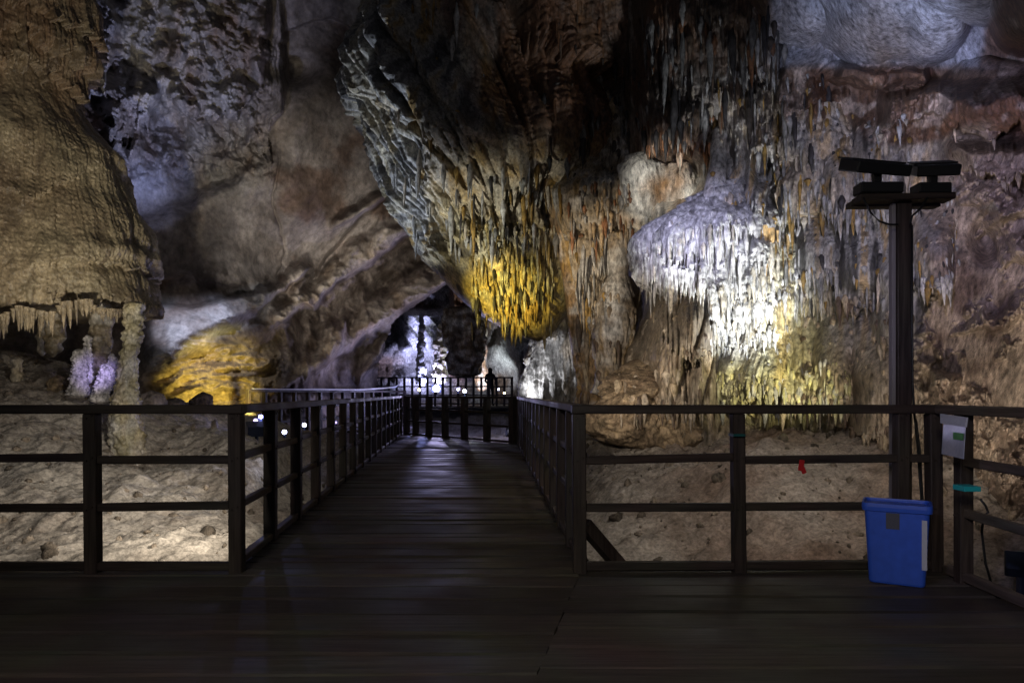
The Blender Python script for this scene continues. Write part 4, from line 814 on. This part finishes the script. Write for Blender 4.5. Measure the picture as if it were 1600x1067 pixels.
# ------------------------------------------------------------------ railings
def railing(pts, posts, label, pw=.086, top=1.10, mids=(.765, .44), bottom=.025, mrail=None, base=0., rail_h=.06, top_w=.10, skip=False):
    """pts: two ends (x, y) on deck height base; posts: parameters 0..1 along it"""
    a, b = Vector((*pts[0], base)), Vector((*pts[1], base)); d = (b - a).normalized()
    root = empty('railing', a, label, 'railing'); mrail = mrail or M_rail; rr = random.Random(int(a.x * 100 + a.y * 37))
    rot = d.to_track_quat('X', 'Z').to_matrix()
    for t in posts[1:] if skip else posts:
        p = a.lerp(b, t); bm = bmesh.new(); add_box(bm, p + Vector((0, 0, (top - .03) / 2 - .06)), (pw * rr.uniform(.92, 1.06), pw, top - .03 + .12), rot @ Matrix.Rotation(rr.uniform(-.012, .012), 3, 'Y'), .006)
        if p.y < 6 or p.length < 9:
            for h in (.435, .765, top - .05):
                for sx in (-.018, .02):
                    q = p + rot @ Vector((sx, -pw / 2 - .004, h)); q.z = p.z + h + sx * .5
                    bmesh.ops.create_cone(bm, cap_ends=True, segments=8, radius1=.007, radius2=.006, depth=.012, matrix=Matrix.Translation(q) @ rot.to_4x4() @ Matrix.Rotation(R(90), 4, 'X'))
        bm_obj('post', bm, M_railv, root)
    up = lambda h: Vector((0, 0, h))
    bm = bmesh.new(); e = d * (pw / 2 + .01); beam(bm, a - e + up(top), b + e + up(top), top_w, rail_h); bm_obj('top_rail', bm, mrail, root)
    ps = sorted(posts)
    for h in mids:
        bm = bmesh.new()
        for t0, t1 in zip(ps, ps[1:]):
            p, q = a.lerp(b, t0), a.lerp(b, t1); j0, j1 = rr.uniform(-.012, .012), rr.uniform(-.012, .012)
            beam(bm, p + d * (pw / 2 - .012) + up(h + j0), q - d * (pw / 2 - .012) + up(h + j1), .045, .055)
        bm_obj('middle_rail', bm, mrail, root)
    bm = bmesh.new(); beam(bm, a + up(bottom + .015), b + up(bottom + .015), .06, .055); bm_obj('bottom_rail', bm, mrail, root)
    return root
# front left: posts at 145 and corner 370 px
YF = 4.77
fx = lambda px: (px - CX) / F * YF
railing([(fx(-560), YF), (fx(370), YF)], [0, .25, .51, (145 + 560) / 930, 1], 'dark timber railing along the front left platform edge before the lit sand')
railing([(fx(905), YF), (fx(1466), YF + .05)], [0, (1155 - 905) / 561, (1413 - 905) / 561, 1], 'dark timber railing along the front right platform edge with the blue bin')
S = railing([(2.90, 4.70), (2.79, 1.3)], [.055, .285, .56, .8], 'weathered railing at far right coming towards the viewer, holding a plastic sheet', mrail=M_raily, pw=.085, mids=(.765, .44))
NP = 16
railing([(Lx(YF + .06), YF + .06), (Lx(20.2), 20.2)], [i / NP for i in range(NP + 1)], 'long timber railing running away along the left side of the boardwalk', pw=.095, mrail=M_raily, skip=True)
railing([(Rx(YF + .06), YF + .06), (Rx(16.6), 16.6)], [i / 15 for i in range(16)], 'timber railing running away along the right side of the boardwalk', pw=.095, mrail=M_raily, skip=True)
# end of the boardwalk, going on to the left
eA, eB = Vector((-3.05, 20.4)), Vector((.08, 16.75))
railing([eB[:], (eA - (eB - eA) * 0.0)[:]], [.02, .225, .42, .60, .76, .9, 1], 'dark railing closing the far end of the boardwalk', pw=.15, mids=(.74, .4), top_w=.12)
w0, w1 = at(388, 611, 15.6), at(632, 606, 24)
railing([(w0.x, 15.6), (w1.x, 24)], [i / 14 for i in range(15)], 'long railing of the side walkway behind the left boardwalk railing', base=.12, top=1.14, mids=(.75, .4), pw=.09)
p0, p1 = at(560, 590, 31), at(800, 590, 31)
railing([(p0.x, 31), (p1.x, 31)], [i / 20 for i in range(21)], 'distant railing of the upper platform in front of the far chamber', base=.7, top=1.19, mids=(.8, .42), pw=.10)
# short linking pieces at the corners
def link(a, b, name, label):
    bm = bmesh.new(); beam(bm, a, b, .10, .06)
    return tag(bm_obj(name, bm, M_raily), label, 'handrail')

# glowing tube added for the light on the side walkway's top rail
bm = bmesh.new(); tube(bm, [at(x, y, yy) for x, y, yy in ((394, 608.5, 15.75), (440, 609.5, 17.3), (500, 608.5, 19.3), (560, 609, 21.5), (600, 606.5, 22.8), (618, 604.5, 23.4), (624, 600, 23.6), (626, 592, 23.6))], .028, 8)
tag(bm_obj('rail_glow', bm, plain('rail_glow_tone', (.5, .5, .5), .4, .4, (.55, .55, 1), .07), smooth=True), 'thin glowing violet line standing for the lit top rail of the side walkway', 'rail glow')

# ------------------------------------------------------------------ lamp post with two floodlights
LPY = 4.98
lp = empty('lamp_post', at(1411, 880, LPY), 'tall timber lamp post with crossboard behind the blue bin', 'lamp post')
def wx(px): return (px - CX) / F * LPY
def wz(py): return EYE - (py - HY) / F * LPY
bm = bmesh.new(); add_box(bm, (wx(1414.5), LPY + .03, (wz(316) - .35) / 2), (.102, .06, wz(316) + .35), None, .006); bm_obj('post', bm, M_railv, lp)
bm = bmesh.new(); add_box(bm, (wx(1399.6), LPY + .045, (wz(316) - .35) / 2), (.028, .05, wz(316) + .35), None, .004); bm_obj('lit_edge', bm, plain('lit_edge_tone', (.22, .2, .2), .7), lp)  # pale strip stands in for the post's left face catching violet light
bm = bmesh.new(); tube(bm, [at(1405, y, LPY - .03) for y in (650, 700, 760, 830)], .011, 8); bm_obj('lit_strip', bm, plain('lit_strip_tone', (.25, .25, .28), .4), lp, True)  # thin pale tube added for the bluish lit strip on the post
bm = bmesh.new(); add_box(bm, (wx(1411), LPY - .0, wz(311)), (wx(1484) - wx(1338), .15, .045), Matrix.Rotation(-.02, 3, 'Y'), .005)
add_box(bm, (wx(1407), LPY + .10, wz(315)), (wx(1472) - wx(1330), .09, .04), None, .005); bm_obj('crossboard', bm, M_rail, lp)
for pts in (((1349, 309), (1360, 332), (1374, 346), (1390, 351), (1403, 351)), ((1449, 309), (1438, 326), (1425, 338), (1422, 350))):
    bm = bmesh.new(); tube(bm, [at(x, y, LPY - .08) for x, y in pts], .007, 6); bm_obj('cable', bm, M_cable, lp, True)
bm = bmesh.new(); tube(bm, [at(x, y, LPY - .02) for x, y in ((1425, 352), (1425, 500), (1426, 600), (1428, 640), (1434, 700), (1440, 785), (1443, 860))], .008, 6); bm_obj('cable', bm, M_cable, lp, True)
bm = bmesh.new(); tube(bm, [at(x, y, LPY - .0) for x, y in ((1427, 640), (1432, 660), (1437, 700), (1442, 785), (1446, 860))], .007, 6); bm_obj('cable', bm, M_cable, lp, True)

def wedge(bm, c, w, d, h0, h1, rot):
    """tapered housing: front face h0 high, back h1"""
    vs = []
    for y, h in ((-d / 2, h1), (d / 2, h0)):
        for x in (-w / 2, w / 2):
            for z in (-h / 2, h / 2): vs.append(bm.verts.new(Vector(c) + rot @ Vector((x, y, z))))
    a = vs
    for f in ((0, 1, 3, 2), (4, 6, 7, 5), (0, 2, 6, 4), (1, 5, 7, 3), (0, 4, 5, 1), (2, 3, 7, 6)): bm.faces.new([a[i] for i in f])
    bmesh.ops.bevel(bm, geom=bm.edges[:], offset=.008, segments=1, affect='EDGES')
def post_flood(c, w, h, yaw, roll, label, boxc, boxw):
    root = empty('floodlight', boxc, label, 'floodlight', 'floodlights on the lamp post')
    rot = Matrix.Rotation(yaw, 3, 'Z') @ Matrix.Rotation(.36, 3, 'X') @ Matrix.Rotation(roll, 3, 'Y')
    bm = bmesh.new(); wedge(bm, c, w, .26, h, h * .9, rot); bm_obj('housing', bm, M_black, root)
    bm = bmesh.new(); add_box(bm, Vector(c) + rot @ Vector((0, .06, h * .53)), (w * 1.01, .20, .012), rot, .003); bm_obj('visor', bm, M_black, root)
    bm = bmesh.new(); add_box(bm, Vector(c) + rot @ Vector((0, .134, 0)), (w * .86, .008, h * .7), rot, 0); bm_obj('lens', bm, plain('floodlight_glass', (.3, .3, .35), .2, .5, VIOLET, 4), root)
    bm = bmesh.new(); add_box(bm, (Vector(c) + Vector(boxc)) / 2, (.055, .05, abs(c.z - boxc.z)), None, .004); bm_obj('bracket', bm, M_black, root)
    bm = bmesh.new(); add_box(bm, boxc, (boxw, .13, .075), None, .008); bm_obj('ballast_box', bm, M_black, root)
post_flood(at(1367, 262, 5.05), .405, .09, .10, .045, 'left black floodlight on top of the lamp post', at(1372, 296, LPY), .30)
post_flood(at(1459, 265, 5.10), .28, .085, -.25, .03, 'right shorter black floodlight on top of the lamp post', at(1454, 297, LPY), .23)

# ------------------------------------------------------------------ blue bin
def bin_():
    c = Vector((2.475, 4.53, .004)); BR = Matrix.Rotation(R(-28.7), 3, 'Z') @ Matrix.Diagonal((.91, .87, 1)); root = empty('waste_bin', c, 'blue plastic waste bin on the deck before the lamp post', 'bin')
    def ring(w, d, z, r=.03, n=4):
        out = []
        for cx_, cy_, a0 in ((w / 2 - r, d / 2 - r, 0), (-w / 2 + r, d / 2 - r, 90), (-w / 2 + r, -d / 2 + r, 180), (w / 2 - r, -d / 2 + r, 270)):
            for k in range(n + 1): a = R(a0 + 90 * k / n); out.append(c + BR @ Vector((cx_ + r * math.cos(a), cy_ + r * math.sin(a), z)))
        return out
    def loft(rings, closed0=True):
        bm = bmesh.new(); rv = [[bm.verts.new(p) for p in r] for r in rings]
        for A, B in zip(rv, rv[1:]):
            for k in range(len(A)): bm.faces.new((A[k], A[(k + 1) % len(A)], B[(k + 1) % len(A)], B[k]))
        bm.faces.new(rv[0]); bm.faces.new(rv[-1]); return bm
    # outside and inside wall in one shell
    bm = loft([ring(.335, .25, 0), ring(.345, .26, .012), ring(.40, .295, .475), ring(.40, .295, .50), ring(.385, .28, .50), ring(.33, .245, .03)])
    bm_obj('bucket', bm, M_bin, root)
    bm = loft([ring(.40, .295, .455, .03), ring(.428, .322, .46, .036), ring(.434, .328, .485, .038), ring(.43, .324, .508, .037), ring(.405, .30, .508, .03), ring(.39, .286, .49, .03)])
    bm_obj('rim', bm, M_bin, root)
    def on_front(x, z, y_off=-.003): # front face leans outwards
        return c + BR @ Vector((x, -(.13 + (.1475 - .13) * (z - .012) / .463) + y_off, z))
    for nm, x0, x1, z0, z1, m in (('sticker', -.065, .018, .35, .452, M_grey), ('paper_strip', .150, .182, .11, .42, M_wlab)):
        bm = bmesh.new(); f = [bm.verts.new(p) for p in (on_front(x0, z0), on_front(x1, z0), on_front(x1, z1), on_front(x0, z1))]
        g = [bm.verts.new(p) for p in (on_front(x0, z0, .001), on_front(x1, z0, .001), on_front(x1, z1, .001), on_front(x0, z1, .001))]
        bm.faces.new(f); bm.faces.new(g)
        for k in range(4): bm.faces.new((f[k], f[(k + 1) % 4], g[(k + 1) % 4], g[k]))
        bm_obj(nm, bm, m, root)
bin_()
# plastic sheet hung on the side railing
def sheet():
    p = lambda px, py, Y: at(px, py, Y)
    root = empty('information_sheet', at(1490, 650, 4.38), 'clear plastic sheet with white top strip hung on the weathered railing', 'sign')
    def slab(nm, q, m, t=.004):
        bm = bmesh.new(); a = [bm.verts.new(v) for v in q]; n = (q[1] - q[0]).cross(q[3] - q[0]).normalized() * t; b = [bm.verts.new(v + n) for v in q]
        bm.faces.new(a); bm.faces.new(b)
        for k in range(4): bm.faces.new((a[k], a[(k + 1) % 4], b[(k + 1) % 4], b[k]))
        return bm_obj(nm, bm, m, root)
    Ya, Yb = 4.42, 4.12
    slab('sleeve', [p(1474, 662, Ya), p(1508, 667, Yb), p(1505, 717, Yb), p(1471, 709, Ya)], M_clear)
    slab('header_strip', [p(1469, 646, Ya), p(1510, 652, Yb - .01), p(1508, 667, Yb - .01), p(1469, 661, Ya - .01)], M_wlab, .01)
    slab('green_panel', [p(1489, 675, 4.27), p(1505, 677, Yb - .01), p(1504, 688, Yb - .01), p(1489, 686, 4.27)], M_green, .002)
sheet()
def band(px0, px1, py, h, Y, m, label, name='tape_band', depth=.1):
    a, b = at(px0, py, Y), at(px1, py, Y); bm = bmesh.new(); add_box(bm, ((a.x + b.x) / 2, Y + depth / 2, a.z), (b.x - a.x, depth, h), None, .002)
    return tag(bm_obj(name, bm, m), label, 'tape')
band(1507, 1533, 764, .03, 4.10, M_teal, 'teal tape wrapped round the weathered railing post', depth=.11)
band(1146, 1165, 680, .018, 4.715, plain('dark_teal_tape', (.01, .08, .08), .4), 'dark teal tape wrapped round the front right railing post', depth=.11)
bm = bmesh.new(); a = at(1252, 727, 4.74); add_box(bm, a, (.035, .012, .075), Matrix.Rotation(.15, 3, 'Y'), .004); add_box(bm, a + Vector((.012, -.004, -.03)), (.03, .01, .05), Matrix.Rotation(-.4, 3, 'Y'), .003)
tag(bm_obj('tag', bm, M_red), 'small red tag tied to the middle rail of the front right railing', 'tag')
bm = bmesh.new(); beam(bm, at(912, 818, 6.3), at(978, 895, 6.6), .11, .12); tag(bm_obj('timber_prop', bm, M_railv), 'slanting dark timber prop under the boardwalk corner', 'timber')
bm = bmesh.new(); tube(bm, [at(x, y, 4.6) for x, y in ((1532, 780), (1540, 790), (1544, 800), (1537, 806), (1534, 830), (1540, 880), (1553, 925))], .008, 6)
tag(bm_obj('cable', bm, M_cable, smooth=True), 'black cable looping down behind the weathered railing', 'cable')

# ------------------------------------------------------------------ small floodlights on the ground and along the walkways
def flood(pos, aim, size, lens, label, watt=0, col=WHITE, mat=M_navy, group='lit floodlights along the boardwalk'):
    root = empty('floodlight', pos, label, 'floodlight', group); d = (Vector(aim) - Vector(pos)).normalized(); rot = d.to_track_quat('Y', 'Z').to_matrix()
    bm = bmesh.new(); wedge(bm, pos, size, size * .7, size * .8, size * .5, rot); bm_obj('housing', bm, mat, root)
    bm = bmesh.new(); M = Matrix.Translation(Vector(pos) + d * size * .36) @ rot.to_4x4() @ Matrix.Rotation(R(90), 4, 'X')
    bmesh.ops.create_cone(bm, cap_ends=True, segments=20, radius1=size * .36, radius2=size * .36, depth=.02, matrix=M); bm_obj('lens', bm, lens, root)
    bm = bmesh.new(); beam(bm, Vector(pos) - Vector((0, 0, size * .3)), Vector(pos) - Vector((0, 0, size * 1.0)), .05, .05); bm_obj('bracket', bm, mat, root)
    if watt > 8: point(Vector(pos) + d * (size * .5), watt, col, .05)
E = Vector((0, 0, EYE))
for (px, py, Y, sz, lens, w, c_, lab) in (
        (682, 607, 22.5, .30, M_lensW, 75, VIOLET, 'brightest violet white floodlight facing the viewer at the boardwalk end'),
        (655, 609, 23.0, .12, M_lensY, 0, GOLD, 'small warm white lamp left of the brightest floodlight'),
        (716, 608, 24.0, .15, M_lensV, 10, VIOLET, 'left lamp of the violet white pair right of the brightest floodlight'),
        (726, 611, 23.5, .17, M_lensW, 10, WHITE, 'right lamp of the white pair right of the brightest floodlight'),
        (779, 608, 26.0, .09, M_lensW, 0, WHITE, 'small white lamp under the standing person'),
        (788, 614, 25.0, .11, M_lensY, 6, GOLD, 'small warm lamp below and right of the standing person')):
    flood(at(px, py, Y), E, sz, lens, lab, w, c_)
for (px, py, Y, sz, lens, w, c_, lab) in (
        (400, 657, 12.6, .10, M_lensV, 0, BLUE, 'lower violet lamp of the slanted pair beyond the left boardwalk railing'), (408, 651, 12.7, .10, M_lensV, 10, BLUE, 'upper violet lamp of the slanted pair beyond the left boardwalk railing'),
        (445, 675, 12.0, .10, M_lensW, 6, BLUE, 'low blue white lamp in the hollow left of the boardwalk'), (476, 664, 13.0, .10, M_lensW, 6, BLUE, 'blue white lamp in the hollow, right of the low one'),
        (525, 660, 16, .07, M_lensV, 2, BLUE, 'tiny blue lamp seen between the posts of the left boardwalk railing')):
    flood(at(px, py, Y), E + Vector((-2, 0, .2)), sz, lens, lab, w, c_, group='lamps in the hollow left of the boardwalk')
flood(at(401, 672, 12.3), at(330, 590, 16.5), .34, plain('gold_lens', (.3, .2, .1), .3, .5, GOLD, 6), 'big dark blue floodlight housing turned to the gold lit rock', group='dark floodlight housings')
flood(at(799, 676, 17.2), at(850, 560, 14.6), .26, M_lensW, 'black floodlight by the corner of the boardwalk end railing', mat=M_black, group='dark floodlight housings')
flood(at(1596, 884, 5.0), at(1560, 400, 8), .2, plain('dim_lens', (.2, .2, .2), .3), 'dark floodlight lying on the rocks at the right edge', group='dark floodlight housings')
bm = bmesh.new(); tube(bm, [at(632, 633, 21.5), at(640, 633, 21.5)], .04, 8); tag(bm_obj('tube_lamp', bm, M_tube, smooth=True), 'short glowing tube lamp behind the end railing', 'lamp')
point((-3.0, 23, .6), 30, BLUE)

# ------------------------------------------------------------------ the visitor on the far platform
def person():
    base = at(766, 612, 31.8); base.z = .62
    J = {'pel': (0, 0, .92), 'chest': (0, .02, 1.28), 'neck': (0, 0, 1.47), 'head': (0, -.03, 1.58), 'top': (0, -.02, 1.69), 'ls': (-.18, 0, 1.40), 'le': (-.25, -.02, 1.13), 'lh': (-.16, -.2, .98), 'lt': (-.12, -.26, .97),
         'rs': (.18, 0, 1.40), 're': (.26, -.02, 1.13), 'rh': (.16, -.22, 1.0), 'rt': (.10, -.28, 1.0), 'll': (-.10, 0, .86), 'lk': (-.11, -.03, .49), 'la': (-.11, .02, .09), 'lf': (-.12, -.15, .04), 'rl': (.10, 0, .86), 'rk': (.12, -.02, .49), 'ra': (.13, .02, .09), 'rf': (.14, -.15, .04)}
    rad = {'pel': .15, 'chest': .16, 'neck': .06, 'head': .095, 'top': .07, 'ls': .075, 'le': .055, 'lh': .04, 'lt': .03, 'rs': .075, 're': .055, 'rh': .04, 'rt': .03, 'll': .10, 'lk': .07, 'la': .05, 'lf': .045, 'rl': .10, 'rk': .07, 'ra': .05, 'rf': .045}
    ed = [('pel', 'chest'), ('chest', 'neck'), ('neck', 'head'), ('head', 'top'), ('chest', 'ls'), ('ls', 'le'), ('le', 'lh'), ('lh', 'lt'), ('chest', 'rs'), ('rs', 're'), ('re', 'rh'), ('rh', 'rt'), ('pel', 'll'), ('ll', 'lk'), ('lk', 'la'), ('la', 'lf'), ('pel', 'rl'), ('rl', 'rk'), ('rk', 'ra'), ('ra', 'rf')]
    ks = list(J); m = bpy.data.meshes.new('person'); m.from_pydata([J[k] for k in ks], [(ks.index(a), ks.index(b)) for a, b in ed], []); m.materials.append(M_cloth)
    o = bpy.data.objects.new('person', m); COL.objects.link(o); o.location = base; o.rotation_euler = (0, 0, R(160))
    s = o.modifiers.new('skin', 'SKIN'); sd = m.skin_vertices[0].data
    for i, k in enumerate(ks): sd[i].radius = (rad[k], rad[k] * .85); sd[i].use_root = (k == 'pel')
    u = o.modifiers.new('smooth', 'SUBSURF'); u.levels = 2; u.render_levels = 2
    dg = bpy.context.evaluated_depsgraph_get(); me = bpy.data.meshes.new_from_object(o.evaluated_get(dg)); o.modifiers.clear(); o.data = me
    if not me.materials: me.materials.append(M_cloth)
    tag(o, 'person in dark clothes standing at the railing of the far platform', 'person')
    bm = bmesh.new(); bmesh.ops.create_uvsphere(bm, u_segments=14, v_segments=10, radius=.115, matrix=Matrix.Translation((0, .0, 1.63)) @ Matrix.Diagonal((.9, 1.05, .95, 1))); h = bm_obj('hair', bm, M_hair, None, True); h.parent = o
person()
